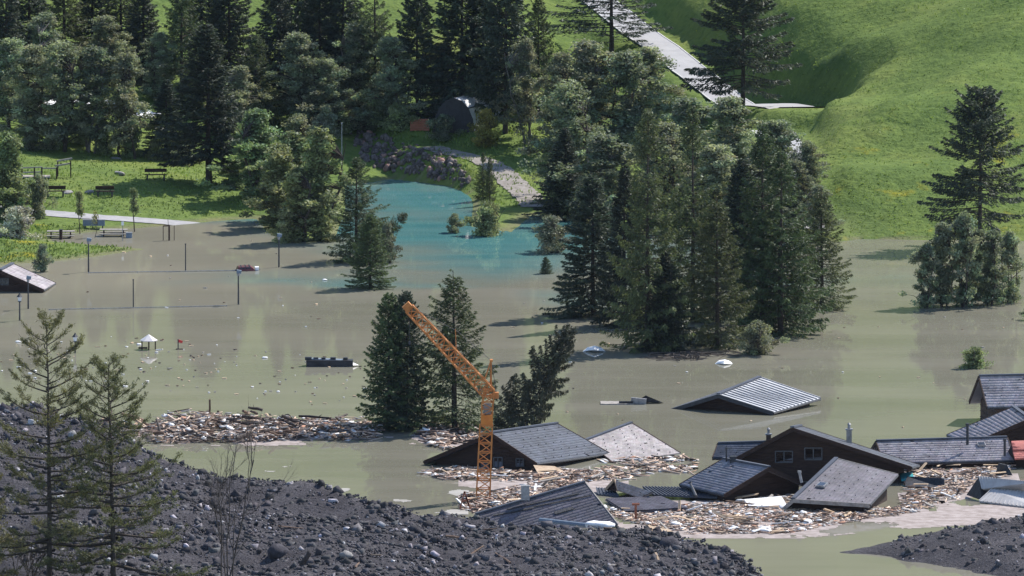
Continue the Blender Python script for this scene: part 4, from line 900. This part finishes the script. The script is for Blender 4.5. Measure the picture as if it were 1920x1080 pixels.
# ------------------------------------------------------------------ crane
cr = empty('tower_crane', PV(906, 938), 'orange lattice tower crane with raised jib standing in the debris', 'crane'); CO = Vector(cr.location); CY = CO.y
K = lambda px, py, dy=0.: at_y(px, py, CY+dy)
bar_me = MB().box((0, 0, 0), (1, 1, 1)).build('tmpbar', M['crane']); BARM = bar_me.data; bpy.data.objects.remove(bar_me)
def rod(name, parent, a, b, th):
    o = bpy.data.objects.new(name, BARM); COL.objects.link(o); o.parent = parent; d = b-a; o.location = (a+b)/2-CO; o.scale = (th, th, d.length); o.rotation_mode = 'QUATERNION'; o.rotation_quaternion = d.to_track_quat('Z', 'Y'); return o
def lattice(name, A, B, wa, wb, side, dep, nseg, th=.075):
    """box lattice from A to B; side and dep are unit vectors"""
    cor = lambda t, i, j: A.lerp(B, t)+side*(i*(wa+(wb-wa)*t)/2)+dep*(j*(wa+(wb-wa)*t)/2)
    m = MB()
    for i, j in((-1,-1),(1,-1),(1,1),(-1,1)): m.bar(cor(0, i, j), cor(1, i, j), th*1.35)
    root = m.build(name, M['crane'], cr, origin=CO); fc = [((-1,-1),(1,-1)),((1,-1),(1,1)),((1,1),(-1,1)),((-1,1),(-1,-1))]
    for k in range(nseg):
        t0, t1 = k/nseg, (k+1)/nseg
        for fi, (p, q) in enumerate(fc):
            if (k+fi) % 2: p, q = q, p
            rod('brace', root, cor(t0, *p), cor(t1, *q), th*.75)
            if fi in(0, 2): rod('crosspiece', root, cor(t1, *p), cor(t1, *q), th*.7)
    return root
X, Yv, Zv = Vector((1, 0, 0)), Vector((0, 1, 0)), Vector((0, 0, 1))
lattice('mast', K(905,950), K(911.5,797), .92, .82, X, Yv, 9)
m = MB(); m.box((K(912.5,798)+K(913,778))/2, (.80, .8, .76)); m.build('machinery_panel', M['crane_panel'], cr, origin=CO)
lattice('upper_mast', K(913,778), K(914,754), .74, .74, X, Yv, 2)
m = MB(); m.box((K(913.2,777)+K(913.8,756))/2, (.5, .3, .72)); m.build('mast_sheet', M['steel'], cr, origin=CO)
lattice('slewing_head', K(915,755), K(917,730), .72, .66, X, Yv, 2, .085)
m = MB(); m.box(K(899,735), (.3, .5, .3)); m.build('winch', M['dark_steel'], cr, origin=CO)
A, B = K(917,738), K(767,578); dj = (B-A).normalized(); sj = dj.cross(Yv).normalized()
lattice('jib', A, B, .86, .62, sj, Yv, 15, .07)
m = MB(); m.box(B+dj*.12, (.62, .55, .5), dj.to_track_quat('Z', 'Y')); m.build('jib_head', M['crane'], cr, origin=CO)
pk = K(921,676); af = MB()
for q in(K(907,716,.3), K(919,727,.3), K(907,716,-.3), K(922,735,-.3)): af.bar(q, pk, .075)
af.box(pk, (.2, .6, .14)); af.build('a_frame', M['crane'], cr, origin=CO)
m = MB(); m.bar(K(917,745), K(931,738), .12, .3); m.box(K(931,741), (.3, .5, .4)); m.build('counter_arm', M['crane'], cr, origin=CO)
for q in((848,640),): m = MB(); m.bar(K(856,668), K(854,618), .06); m.build('pennant_post', M['crane'], cr, origin=CO)

m = MB(); m.tube([pk, K(856,620), K(775,578)], .018, 4); m.build('tie_cable', M['dark_steel'], cr, origin=CO)
m = MB(); m.tube([pk, K(931,738)], .018, 4); m.build('back_cable', M['dark_steel'], cr, origin=CO)
m = MB(); m.tube([K(767,580), K(768,640)], .015, 4); m.box(K(768,643), (.16, .12, .22)); m.build('hook_rope', M['dark_steel'], cr, origin=CO)
# ------------------------------------------------------------------ park furniture
def bench(px, py, label, yaw=0., L_=1.8, flip=False):
    p = G1(px, py); o = empty('park_bench', p, label, 'bench', 'park benches'); o.rotation_euler = (0, 0, yaw+(math.pi if flip else 0))
    for k in range(2): MB().box((0, -.12+.2*k, .44), (L_, .17, .06)).build('seat_board', M['timber'], o)
    MB().box((0, .3, .76), (L_, .06, .28), Euler((-.15, 0, 0)).to_quaternion()).build('backrest', M['timber'], o)
    for s in(-1, 1):
        MB().box((s*L_*.38, 0, .2), (.12, .4, .42)).build('leg', M['dark_steel'], o); MB().bar((s*L_*.3, .18, .4), (s*L_*.3, .3, .7), .05).build('back_support', M['dark_steel'], o)
bench(292, 338, 'dark park bench standing on the lawn near the big black spruce', .05)
bench(104, 368, 'left of the two low dark benches on the lawn above the footpath', math.pi+.1, 1.6); bench(197, 369, 'right of the two low dark benches on the lawn above the footpath', math.pi-.05, 1.5)
def picnic(px, py, label, L_=2.2, z=.0):
    p = G1(px, py); o = empty('picnic_table', (p.x, p.y, -.22), label, 'picnic table', 'picnic tables')
    for k in range(4): MB().box((0, -.3+.2*k, .74), (L_, .18, .05)).build('table_board', M['board'], o)
    for s in(-1, 1):
        MB().box((0, s*.72, .45), (L_, .26, .05)).build('bench_board', M['board'], o); m = MB(); m.bar((s*L_*.35, -.75, .42), (s*L_*.35, .75, .42), .1); m.bar((s*L_*.35, -.5, 0), (s*L_*.35, -.2, .72), .09); m.bar((s*L_*.35, .5, 0), (s*L_*.35, .2, .72), .09); m.build('trestle', M['timber'], o)
picnic(114, 446, 'picnic table in shallow water beside the white blossoming bush, left one'); picnic(213, 442, 'picnic table in shallow water beside the grey box, right one')
p = G1(117, 448); MB().box((0, 0, .35), (.2, .2, 1.2)).build('post', M['timber'], None, origin=None) if False else None
o = empty('bollard_post', (p.x-.1, p.y-.6, 0), 'dark short post in front of the left picnic table', 'post'); MB().tube([(0, 0, -.2), (0, 0, .75)], .13, 8).build('shaft', M['timber'], o); MB().box((0, 0, .78), (.3, .3, .07)).build('cap', M['dark_steel'], o)
p = G1(176, 428); o = empty('information_board', p, 'blue-grey board standing at the shore behind the young trees', 'board'); MB().box((0, 0, .45), (1.75, .3, .45)).build('body', M['bluegrey'], o); MB().box((0, 0, .69), (1.8, .36, .05)).build('lid', M['steel'], o)
for s in(-1, 1): MB().box((s*.7, 0, .1), (.1, .2, .3)).build('leg', M['dark_steel'], o)
p = G1(242, 446); o = empty('utility_box', (p.x, p.y, 0), 'small blue-grey box in the water right of the picnic tables', 'box'); MB().box((0, 0, .1), (.48, .4, .6)).build('body', M['bluegrey'], o); MB().box((0, 0, .41), (.52, .44, .05)).build('lid', M['steel'], o)
p = G1(230, 452); o = empty('sign_post', (p.x, p.y, 0), 'white sign on a thin post between the picnic table and the box', 'sign'); MB().tube([(0, 0, -.3), (0, 0, 1.4)], .03, 6).build('pole', M['steel'], o); MB().box((0, -.03, 1.4), (.2, .03, .3)).build('sign_plate', M['white'], o)
p = G1(316, 451); o = empty('tree_stake_frame', (p.x, p.y, 0), 'three wooden stakes joined by a crossbar around a cut young trunk in the water', 'stakes')
for dx, hh, ww in((-.42, 1.15, .07), (.05, 1.2, .16), (.45, 1.2, .06)): MB().tube([(dx, 0, -.3), (dx, 0, hh)], ww/2, 6).build('stake', M['timber_red'], o)
MB().bar((-.45, 0, 1.15), (.1, 0, 1.17), .09).build('crossbar', M['timber_red'], o); MB().tube([(0, 0, 1.1), (-.05, 0, 1.75)], .02, 5).build('young_stem', M['bark'], o)
# timber footbridge rail on the lawn
p = G1(72, 334); o = empty('footbridge_railing', p, 'weathered wooden footbridge with railings on the upper lawn', 'footbridge')
MB().box((-.2, 0, .12), (2.3, 1.3, .1)).build('deck', M['board'], o)
for x_ in(-1.3, -.3, .3, 1.5): MB().box((x_, -.6, .45), (.12, .12, .95)).build('post', M['timber'], o)
for z_ in(.5, .88): MB().bar((-1.35, -.6, z_), (.35, -.6, z_+.06), .1).build('rail', M['board'], o)
MB().bar((.3, -.6, .85), (1.5, -.2, .8), .1).build('rail', M['board'], o); MB().bar((1.35, .3, .95), (2.6, .9, 1.1), .12).build('rail', M['board'], o); MB().bar((1.5, .2, 1.35), (2.7, .9, 1.5), .12).build('rail', M['board'], o); MB().bar((-3.0, .2, .3), (-1.6, .2, .6), .1).build('rail', M['board'], o)
for x_ in(1.55, 2.6): MB().box((x_, .6, .6), (.1, .1, 1.5)).build('post', M['timber'], o)
for px, py, s, lab in [(216,298,.42,'small white rock at the upper edge of the park lawn'),(222,326,.5,'pale flat rock in the middle of the park lawn'),(127,362,.5,'pale rock between the two low benches, left one'),(168,360,.45,'dark flat rock between the two low benches, right one')]:
    p = G1(px, py); inst('rock', RM[7+(px % 3)], p, (s*1.3, s, s*.6), (0, 0, px), lab, 'rock')
# lamps and poles in the water
def lamp(px, yb, yt, label, kind='modern'):
    p = PV(px, yb); s = ppm(p); h = (yb-yt)/s; o = empty('street_lamp' if kind != 'pole' else 'field_pole', p, label, 'lamp' if kind != 'pole' else 'pole'); hh = h-.45
    if kind == 'pole': MB().tube([(0, 0, -.5), (0, 0, h)], [.055, .045], 6).build('shaft', M['dark_steel'], o); MB().box((0, 0, h), (.12, .12, .06)).build('cap', M['dark_steel'], o); return
    MB().tube([(0, 0, -.5), (0, 0, hh)], [.07, .05], 8).build('pole', M['dark_steel'], o)
    if kind == 'lantern':
        m = MB(); m.tube([(0, 0, hh), (0, 0, hh+.32)], [.12, .19], 6); m.build('lantern_glass', M['glass'], o); m = MB(); m.tube([(0, 0, hh+.32), (0, 0, hh+.5), (0, 0, hh+.62)], [.26, .1, .03], 6); m.build('lantern_roof', M['dark_steel'], o); MB().box((0, 0, hh-.02), (.26, .26, .05)).build('collar', M['dark_steel'], o)
    else:
        MB().tube([(0, 0, hh), (0, 0, hh+.2)], [.09, .13], 8).build('neck', M['steel'], o); MB().box((.05, 0, hh+.33), (.36, .34, .24), Euler((0, .15, 0)).to_quaternion()).build('lamp_head', M['bluegrey'], o)
lamp(37, 601, 553, 'old-style lantern on a pole left of the other drowned lamps, below the left roof', 'lantern'); lamp(141, 662, 628, 'old-style lantern poking out of the water behind the foreground larch', 'lantern')
lamp(53, 579, 517, 'grey-headed street lamp standing before the left roof'); lamp(166, 510, 446, 'street lamp at the tip of the grassy shore'); lamp(447, 571, 506, 'street lamp in the water below the dark red car'); lamp(523, 501, 438, 'street lamp in the water left of the river-mouth trees')
lamp(348, 508, 457, 'upper bare dark field pole in the water', 'pole'); lamp(250, 577, 524, 'lower bare dark field pole in the water', 'pole')
def rope(a, b, label):
    A_, B_ = PV(*a, .06), PV(*b, .06); o = empty('fence_rail', A_, label, 'fence'); m = MB(); m.bar((0, 0, 0), B_-A_, .07, .05); m.build('top_rail', M['steel'], o); m = MB()
    n_ = int((B_-A_).length/3)
    for i in range(n_+1): MB().bar((B_-A_)*(i/n_)-Vector((0, 0, .5)), (B_-A_)*(i/n_)+Vector((0, 0, .04)), .06).build('post', M['steel'], o)
rope((166,511), (440,507), 'thin top rail of a drowned fence along the upper field pole'); rope((92,580), (425,573), 'thin top rail of a drowned fence along the lower field pole')
# tent-roofed shelter and flag
p = PV(279, 655); o = empty('play_shelter', p, 'small pale tent-roofed shelter standing in the water', 'shelter')
for dx, dy in((-.5, 0), (.0, -.3), (.48, 0), (0, .4)): MB().tube([(dx, dy, -.3), (dx, dy, .75)], .05, 6).build('post', M['timber'], o)
apx = (.0, 0, 1.12); c8 = [(.66*math.cos(a), .66*math.sin(a), .68) for a in np.arange(6)*math.pi/3]
m = MB(); m.add([apx]+c8+[(x_*.95, y_*.95, z_-.06) for x_, y_, z_ in c8], [(0, 1+i, 1+(i+1) % 6) for i in range(6)]+[(1+i, 7+i, 7+(i+1) % 6, 1+(i+1) % 6) for i in range(6)]); m.build('canopy', M['tent'], o); MB().bar((-.75, -.2, .12), (-.1, -.25, .14), .12).build('rail', M['timber'], o)
p = PV(334, 655); o = empty('red_flag', p, 'small red flag on a short post right of the tent-roofed shelter', 'flag'); MB().tube([(0, 0, -.3), (0, 0, .75)], .045, 6).build('pole', M['dark_steel'], o); MB().box((.17, 0, .58), (.32, .04, .2), Euler((0, .3, 0)).to_quaternion()).build('cloth', M['red'], o); MB().box((.1, 0, .03), (.5, .2, .05)).build('plinth', M['timber'], o)
# drowned car and floating wreck
p = PV(461, 507); o = empty('drowned_car', p, 'dark red car drowned up to its roof in open water', 'car'); o.rotation_euler = (.05, -.08, .1)
m = MB(); m.add([(-.75, -.6, -.3), (.75, -.6, -.3), (.75, .6, -.3), (-.75, .6, -.3), (-.7, -.55, .18), (.62, -.55, .12), (.62, .55, .12), (-.7, .55, .18), (-.55, -.45, .36), (.35, -.45, .34), (.35, .45, .34), (-.55, .45, .36)], [(0,1,5,4),(1,2,6,5),(2,3,7,6),(3,0,4,7),(4,5,9,8),(5,6,10,9),(6,7,11,10),(7,4,8,11),(8,9,10,11)]); b_ = m.build('body', M['redcar'], o)
for x_ in(-.3, .15): MB().box((x_, -.52, .25), (.36, .05, .13), Euler((.5, 0, 0)).to_quaternion()).build('window', M['pane'], o)
MB().box((.86, -.1, .1), (.3, .5, .25)).build('airbag', M['white'], o); MB().tube([(-1.1, -.2, .05), (-.7, -.2, .1)], .1, 8).build('hose', M['dark_steel'], o)
for x_ in(-.35, 0, .3): MB().bar((x_, -.46, .37), (x_, .46, .38), .05).build('roof_rail', M['dark_steel'], o)
p = PV(622, 686); o = empty('floating_wreck', p, 'long black flat-topped wreck floating left of the two close conifers', 'wreck')
MB().box((-.15, 0, .18), (3.4, 1.1, .55)).build('hull', M['blacksheet'], o); MB().box((-.2, .1, .47), (3.1, .8, .05), Euler((0, .04, 0)).to_quaternion()).build('top_sheet', M['bluegrey'], o)
m = MB(); m.add([(1.55, -.5, .1), (2.0, 0, .05), (1.55, .5, .1), (1.1, -.5, .45), (1.1, .5, .45)], [(0,1,3),(1,4,3),(1,2,4)]); m.build('bow', M['steel'], o)
for x_, s_ in((-1.7, .22), (-1.15, .16), (-.6, .14), (.1, .18), (1.0, .15)): MB().box((x_, -.1, .56), (s_*2.2, s_*2, s_)).build('lump', M['dark_steel'], o)
for px, py, w_, h_, lab in [(1114,659,1.7,.5,'white crumpled tarpaulin floating left of the flooded grove'),(1357,682,1.3,.25,'pale slanted board floating below the grove bush'),(156,452,.8,.1,None)][:2]:
    p = PV(px, py); m = MB(); m.tube([(-w_*.48, 0, 0), (-w_*.2, .1, h_*.6), (.05, 0, h_*.9), (w_*.25, 0, h_*.55), (w_*.48, 0, .02)], [.04, .3, .38, .28, .04], 7); o = m.build('floating_sheet', M['white'], None, origin=None); o.location = p; o.scale = (1, 2.2, .5); tag(o, lab, 'sheet')
# floating gable piece left of the silver roof
p = PV(1200, 757); o = empty('floating_gable', p, 'dark broken gable with pale panel floating left of the silver roof', 'wreck'); m = MB(); m.add([(.4, 0, .6), (-.3, .2, .1), (1.7, 0, .05), (1.2, .8, .05)], [(0,1,2),(0,2,3),(0,3,1)]); m.build('gable', M['blacksheet'], o)
MB().box((-.1, -.3, .2), (1.1, .1, .5), Euler((.2, .1, 0)).to_quaternion()).build('panel', M['steel'], o); MB().box((-1.6, .2, .04), (2.4, 1.6, .06)).build('plank_raft', M['board'], o); MB().box((-1.0, -.3, .12), (1., .2, .2)).build('log', M['blacksheet'], o)
# root tangle beside the grove
p = PV(1290, 668); mb = MB(); r_ = np.random.default_rng(2)
for i in range(46):
    a = Vector((r_.normal()*1.5, r_.normal()*1.2, .05)); q = [a+Vector((r_.normal()*.5*k, r_.normal()*.5*k, .25*math.sin(k*1.2)*r_.random())) for k in range(4)]; mb.tube(q, [.05, .04, .03, .015], 4)
o = mb.build('root_tangle', M['twig'], None); o.location = p; tag(o, 'tangle of washed-up roots and brushwood at the foot of the flooded grove', 'brushwood')
# arched shelter and rusty board in the wood
p = G1(862, 247); o = empty('arched_shelter', p, 'arched shelter with silvery translucent roof under the forest trees', 'shelter'); mb = MB(); mf = []; nA = 9
for k in range(nA): a = math.pi*k/(nA-1); mf.append((1.75*math.cos(a), 2.9*math.sin(a)))
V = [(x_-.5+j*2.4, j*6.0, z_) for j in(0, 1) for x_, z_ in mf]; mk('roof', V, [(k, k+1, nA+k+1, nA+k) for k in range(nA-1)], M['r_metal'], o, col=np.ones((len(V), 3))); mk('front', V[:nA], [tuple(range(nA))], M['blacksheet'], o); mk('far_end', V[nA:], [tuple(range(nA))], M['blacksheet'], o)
for k in range(0, nA, 2): MB().bar(V[k], V[nA+k], .08).build('rib', M['dark_steel'], o)
p = G1(787, 244); o = empty('rusty_board', p, 'rust-brown board fence panel in the shade beside the arched shelter', 'panel')
for k in range(5): MB().box((0, 0, .15+.2*k), (1.6, .05, .185)).build('board', M['rust'], o)
for s in(-1, 1): MB().box((s*.72, .06, .5), (.08, .06, 1.1)).build('post', M['timber'], o)
p = G1(641, 330); o = empty('thin_mast', p, 'tall thin grey mast at the river bank left of the larch', 'mast'); MB().tube([(0, 0, -.3), (0, 0, 4.4)], [.06, .04], 6).build('pole', M['steel'], o); MB().box((0, 0, 4.4), (.15, .1, .1)).build('cap', M['steel'], o)
# boulder bank of the river
poly = [(648,246),(690,248),(740,262),(800,278),(868,306),(880,345),(872,352),(820,338),(760,324),(704,317),(680,300)]
i = 0; r_ = np.random.default_rng(8)
while i < 240:
    a = np.array([645, 244])+r_.random(2)*np.array([240, 108])
    if not inpoly(poly, a[:1], a[1:])[0]: continue
    p = G1(*a); s = .16+.26*r_.random()**2; me = RR[r_.integers(7)] if r_.random() < .92 else RR[7]
    inst('embankment_boulder', me, p+Vector((0, 0, s*.25)), (s, s, s), (r_.random()*6, r_.random()*6, r_.random()*6), 'angular boulder in the stone bank along the turquoise river', 'boulder', 'boulders of the river bank'); i += 1

# ------------------------------------------------------------------ debris
PAL = np.array([(.66,.51,.40),(.56,.42,.33),(.37,.25,.19),(.10,.065,.05),(.045,.035,.03),(.62,.60,.58),(.72,.71,.7),(.42,.40,.39),(.2,.2,.21),(.45,.24,.16)])
def inside(poly, n, r):
    P0 = np.array(poly, float); q = np.zeros((0, 2))
    while len(q) < n: a = P0.min(0)+r.random((n, 2))*(P0.max(0)-P0.min(0)); q = np.concatenate([q, a[inpoly(poly, a[:, 0], a[:, 1])]])
    return q[:n]
def wpts(q, z=0.): return np.array([P(a, b, z) for a, b in q])
def heap(label, poly, n, hmax, seed, size=1., wts=None):
    r = np.random.default_rng(seed); q = inside(poly, n, r); p = wpts(q); wts = np.array(wts or [3.2, 3.2, 2.6, 2, 1.5, 1., .8, 1.2, .9, .8]); ci = r.choice(len(PAL), n, p=wts/wts.sum())
    lump = np.clip(.5+fbm(p[:, 0], p[:, 1], .4, 3)*1.8, .05, 1.3); p[:, 2] = r.random(n)*hmax*lump+.02
    kk = r.random(n) < lump*1.5+.12; p, ci, n = p[kk], ci[kk], int(kk.sum())
    wood = ci < 5; L_ = np.where(wood, .35+1.6*r.random(n)**2, .2+.6*r.random(n)**2); W_ = np.where(wood, .05+.10*r.random(n), .15+.4*r.random(n)); T_ = np.where(wood, .03+.06*r.random(n), .02+.09*r.random(n)**2)
    global rng
    tag(scatter('debris', BOX, BOXF, p, np.stack([L_, W_, T_], 1)*size, PAL[ci]*(.7+.6*r.random((n, 1))), M['debris'], tilt=.2, jit=.12), label, 'debris', kind='stuff')
R1 = [(185,790),(280,800),(300,792),(480,778),(560,792),(690,792),(720,806),(700,826),(560,826),(440,830),(290,832),(270,820),(190,806)]
R2 = [(800,800),(895,800),(900,830),(850,845),(805,838),(790,815)]
R3 = [(785,888),(850,878),(1010,880),(1110,885),(1150,900),(1090,905),(990,940),(900,965),(862,955),(870,930),(1000,905),(830,900)]
R4 = [(1110,950),(1180,955),(1300,945),(1480,925),(1500,940),(1640,955),(1740,945),(1720,960),(1600,978),(1480,1000),(1290,1002),(1190,982)]
R5 = [(1690,872),(1770,858),(1895,858),(1890,892),(1810,915),(1800,935),(1740,952),(1690,955),(1700,925)]
R6 = [(1130,862),(1270,855),(1310,865),(1300,890),(1240,885),(1150,905),(1120,890)]
heap('jammed driftwood and rubbish floating in the left-hand log jam', R1, 4200, .6, 1, .75, wts=[3.4, 2.6, 2.2, 2.2, 2, 1.5, 1.2, 1., .6, .5]); heap('driftwood and rubbish behind the crane mast', R2, 650, .4, 2); heap('splintered wood and rubbish around the foot of the crane', R3, 3600, .3, 3, .7)
heap('wide raft of splintered wood and rubbish in front of the chalets', R4, 8000, .14, 4, .6, [3.6, 3.6, 2.8, 1.5, 1., 1.1, .9, 2, .8, 1.2]); heap('rubbish raft below the long low roof', R5, 3600, .25, 5, .68); heap('scattered rubbish behind the dormer roof', R6, 380, .1, 6)
def scum(name, label, poly, z, th, cell, scale, seed, mat, soft=10):
    """broken floating film: grid cells kept where noise allows"""
    W = wpts(poly); x_ = np.arange(W[:, 0].min(), W[:, 0].max(), cell); y_ = np.arange(W[:, 1].min(), W[:, 1].max(), cell*2.2); X_, Y_ = np.meshgrid(x_, y_, indexing='ij')
    pl = [tuple(a[:2]) for a in W]; d = polydist(pl, X_, Y_); d = np.where(inpoly(pl, X_, Y_), d, -d); f = 1.9*fbm(X_*.8+seed*13, Y_*.55+seed*7, scale, 5)+np.clip(d/soft, -1, .6)
    kp = (f[:-1, :-1] > th) & (d[:-1, :-1] > -.5); o = gridmesh(name, x_, y_, X_*0+z, M[mat], None, kp); tag(o, label, 'scum', kind='stuff')
scum('mud_scum', 'pinkish mud scum between the debris in front of the chalets', [(1060,940),(1300,930),(1500,925),(1700,940),(1925,940),(1960,975),(1700,990),(1480,1010),(1290,1008),(1150,985)], .012, .12, .13, .45, 1, 'scum', 11)
scum('mud_scum', 'mud scum around the debris below the long low roof', [(1690,868),(1900,855),(1900,900),(1800,935),(1690,955)], .012, -.05, .16, .4, 2, 'scum', 6)
scum('mud_scum', 'mud scum around the crane foot and the rafters', [(860,890),(1010,878),(1160,885),(1180,915),(1000,945),(900,965),(862,955)], .012, .05, .08, .5, 3, 'scum', 6)
scum('foam_patches', 'pale foam patches on the water beside the foreground rubble', [(440,880),(700,870),(880,900),(880,965),(690,955)], .010, .50, .09, .3, 4, 'foam', 25)
scum('mud_scum', 'mud film along the left-hand log jam', [(185,795),(700,795),(720,830),(560,834),(290,836)], .010, .05, .16, .4, 5, 'scum', 6)
scum('mud_scum', 'pale mud film behind the crane mast', [(700,805),(900,800),(890,845),(760,832)], .010, .02, .16, .4, 6, 'scum', 6)
# single pieces of driftwood and rubbish
def plankmesh(mat, seed, log=False):
    r = np.random.default_rng(seed)
    if log:
        mb = MB(); mb.tube([(-.5, 0, 0), (-.15, .01*r.normal(), .02), (.2, .02*r.normal(), 0), (.5, 0, .01)], [.055, .06, .05, .04], 7)
        if r.random() < .6: mb.tube([(.1, 0, .02), (.2, .06, .14)], [.02, .008], 4)
    else: mb = MB(); mb.add([(-.5, -.05, -.02), (.47, -.05, -.02), (.5, .05, -.02), (-.46, .05, -.02), (-.5, -.05, .02), (.47, -.05, .03), (.5, .05, .02), (-.46, .05, .02)], [(3,2,1,0),(4,5,6,7),(0,1,5,4),(1,2,6,5),(2,3,7,6),(3,0,4,7)])
    o = mb.build('m', M[mat]); d = o.data; bpy.data.objects.remove(o); return d
PM = [plankmesh('wood_pale', i) for i in range(3)]+[plankmesh('wood_brown', i+5) for i in range(2)]+[plankmesh('wood_dark', 9), plankmesh('board', 10), plankmesh('white', 11)]
LM = [plankmesh('wood_brown', 20+i, True) for i in range(3)]+[plankmesh('wood_dark', 30+i, True) for i in range(3)]+[plankmesh('wood_pale', 40, True)]
def lump(mat, seed):
    V = I2*(1+(np.random.default_rng(seed).random((len(I2), 1))-.5)*.5)*np.array([1., .8, .45]); o = mk('m', V, F2, M[mat], smooth=False); d = o.data; bpy.data.objects.remove(o); return d
UM = [lump('white', i) for i in range(4)]
def many(nm, meshes, poly, n, ls, hmax, label, cat, group, seed, tilt=.2, thick=1., wdir=None):
    r = np.random.default_rng(seed)
    for a in wpts(inside(poly, n, r)):
        s = ls[0]+(ls[1]-ls[0])*r.random()**2; me_ = meshes[r.integers(len(meshes))]; o = bpy.data.objects.new(nm, me_); COL.objects.link(o); t = thick*(.7+.6*r.random())
        o.location = (a[0], a[1], .04+hmax*r.random()); o.scale = (s, t*(1.+.3*s), t*(1.+.25*s)) if me_ not in UM else (s*.6, s*.6, s*.45)
        o.rotation_euler = (r.normal()*tilt, r.normal()*tilt, r.random()*6.28 if wdir is None else wdir+r.normal()*.5); tag(o, label, cat, group)
many('driftwood_log', LM, R1, 90, (.8, 2.6), .55, 'driftwood log in the long floating jam left of the two close conifers', 'log', 'logs of the left-hand jam', 1, .22, 1.2)
many('plank', PM, R4, 110, (.8, 2.8), .2, 'broken plank in the wide debris raft in front of the chalets', 'plank', 'planks of the front raft', 2, .12)
many('plank', PM, R3, 70, (.8, 2.4), .35, 'broken plank in the debris around the crane foot', 'plank', 'planks around the crane', 3, .2)
many('plank', PM, R5, 70, (.8, 2.4), .3, 'broken plank in the debris below the long low roof', 'plank', 'planks below the long roof', 4, .15)
r_ = np.random.default_rng(31)
for k in range(16):
    p = on_moraine(250+r_.random()*1000, 990+r_.random()*85); o = bpy.data.objects.new('broken_timber', (PM+LM)[r_.integers(15)]); COL.objects.link(o); o.location = p+Vector((0, 0, .08)); L_ = .8+1.6*r_.random(); o.scale = (L_, 1.3, 1.3); o.rotation_euler = (0, r_.normal()*.25, r_.random()*6.3)
    tag(o, 'splintered piece of timber lying on the foreground rubble slope', 'timber', 'timber on the rubble slope')
many('plank', PM[:4], R4, 16, (1.2, 3.4), .35, 'long plank jutting up from the debris raft in front of the chalets', 'plank', 'planks jutting from the front raft', 21, .55)
many('driftwood_log', LM, R1, 14, (1.6, 3.6), .7, 'long log jutting up from the left-hand log jam', 'log', 'logs jutting from the left-hand jam', 22, .5)
many('driftwood_log', LM, R2, 22, (.8, 2.), .35, 'driftwood log in the small jam behind the crane mast', 'log', 'logs behind the crane', 5, .15)
many('plank', PM, R6, 26, (.6, 1.8), .05, 'plank floating in the scattered rubbish behind the dormer roof', 'plank', 'planks behind the dormer', 6, .05)
many('white_chunk', UM, R4, 44, (.3, .8), .15, 'white foam or plastic chunk in the debris raft in front of the chalets', 'rubbish', 'white chunks of the front raft', 7)
many('white_chunk', UM, R1, 26, (.3, .8), .5, 'white foam or plastic chunk in the left-hand log jam', 'rubbish', 'white chunks of the log jam', 8)
many('white_chunk', UM, R5, 14, (.2, .5), .3, 'white foam or plastic chunk below the long low roof', 'rubbish', 'white chunks below the long roof', 9)
many('floating_rubbish', UM[:1]+PM, [(0,640),(250,630),(460,650),(700,680),(690,770),(400,740),(0,710)], 210, (.08, .42), .0, 'small scrap floating in the belt of rubbish across the left half of the lake', 'scrap', 'scraps on the left of the lake', 10, .05)
many('floating_rubbish', UM[:1]+PM, [(930,560),(1900,590),(1900,800),(1100,830),(930,700)], 46, (.1, .4), .0, 'small scrap floating on the open water in the right half of the lake', 'scrap', 'scraps on the right of the lake', 11, .05)
many('floating_rubbish', UM[:1]+PM, [(90,440),(500,450),(640,540),(600,620),(100,560)], 26, (.1, .4), .0, 'small scrap floating on the water off the park', 'scrap', 'scraps off the park', 12, .05)
for a, b, L_, lab in [((1165,975),(1205,903),0,'x')][:0]: pass
m = MB(); a, b = PV(1012,975,1.0), PV(1100,985,.9); m.tube([a, b], .16, 8); o = m.build('drain_pipe', M['bluegrey'], None); tag(o, 'blue-grey pipe lying across the lower end of the collapsed roof', 'pipe')
o = inst('insulation_roll', UM[0], PV(1125,984,1.2), (.95, .6, .6), (0, .1, .1), 'fluffy pale insulation roll at the foot of the collapsed roof', 'insulation')
o = empty('red_post', PV(1192,975), 'rust-red iron post standing in the front debris raft', 'post'); MB().box((0, 0, .5), (.16, .16, 1.2)).build('shaft', M['rust'], o); MB().box((0, 0, 1.05), (.5, .14, .14)).build('crossbar', M['rust'], o)
o = empty('bent_scrap_metal', PV(868,955,.3), 'bent rust-red frame left of the crane foot', 'scrap')
for a, b in(((-.2, 0, 0), (.1, 0, 1.2)), ((.1, 0, 1.2), (.4, 0, .2)), ((-.1, .1, .5), (.5, 0, .7)), ((.5, 0, 0), (.2, 0, .9))): MB().bar(a, b, .09).build('rod', M['rust'], o)

# ------------------------------------------------------------------ thin summer haze
hz, t, out = nodes('haze_air'); pv = N(t, 'VolumePrincipled'); pv.inputs['Color'].default_value = (.62, .76, 1, 1); pv.inputs['Density'].default_value = 9e-6; t.links.new(pv.outputs[0], out.inputs['Volume'])
o = MB().box((0, 0, 0), (1, 1, 1)).build('haze', hz); o.scale = (2000, 2600, 520); o.location = (0, -200, 250); tag(o, 'thin bluish summer haze over the whole valley', 'haze', kind='stuff')
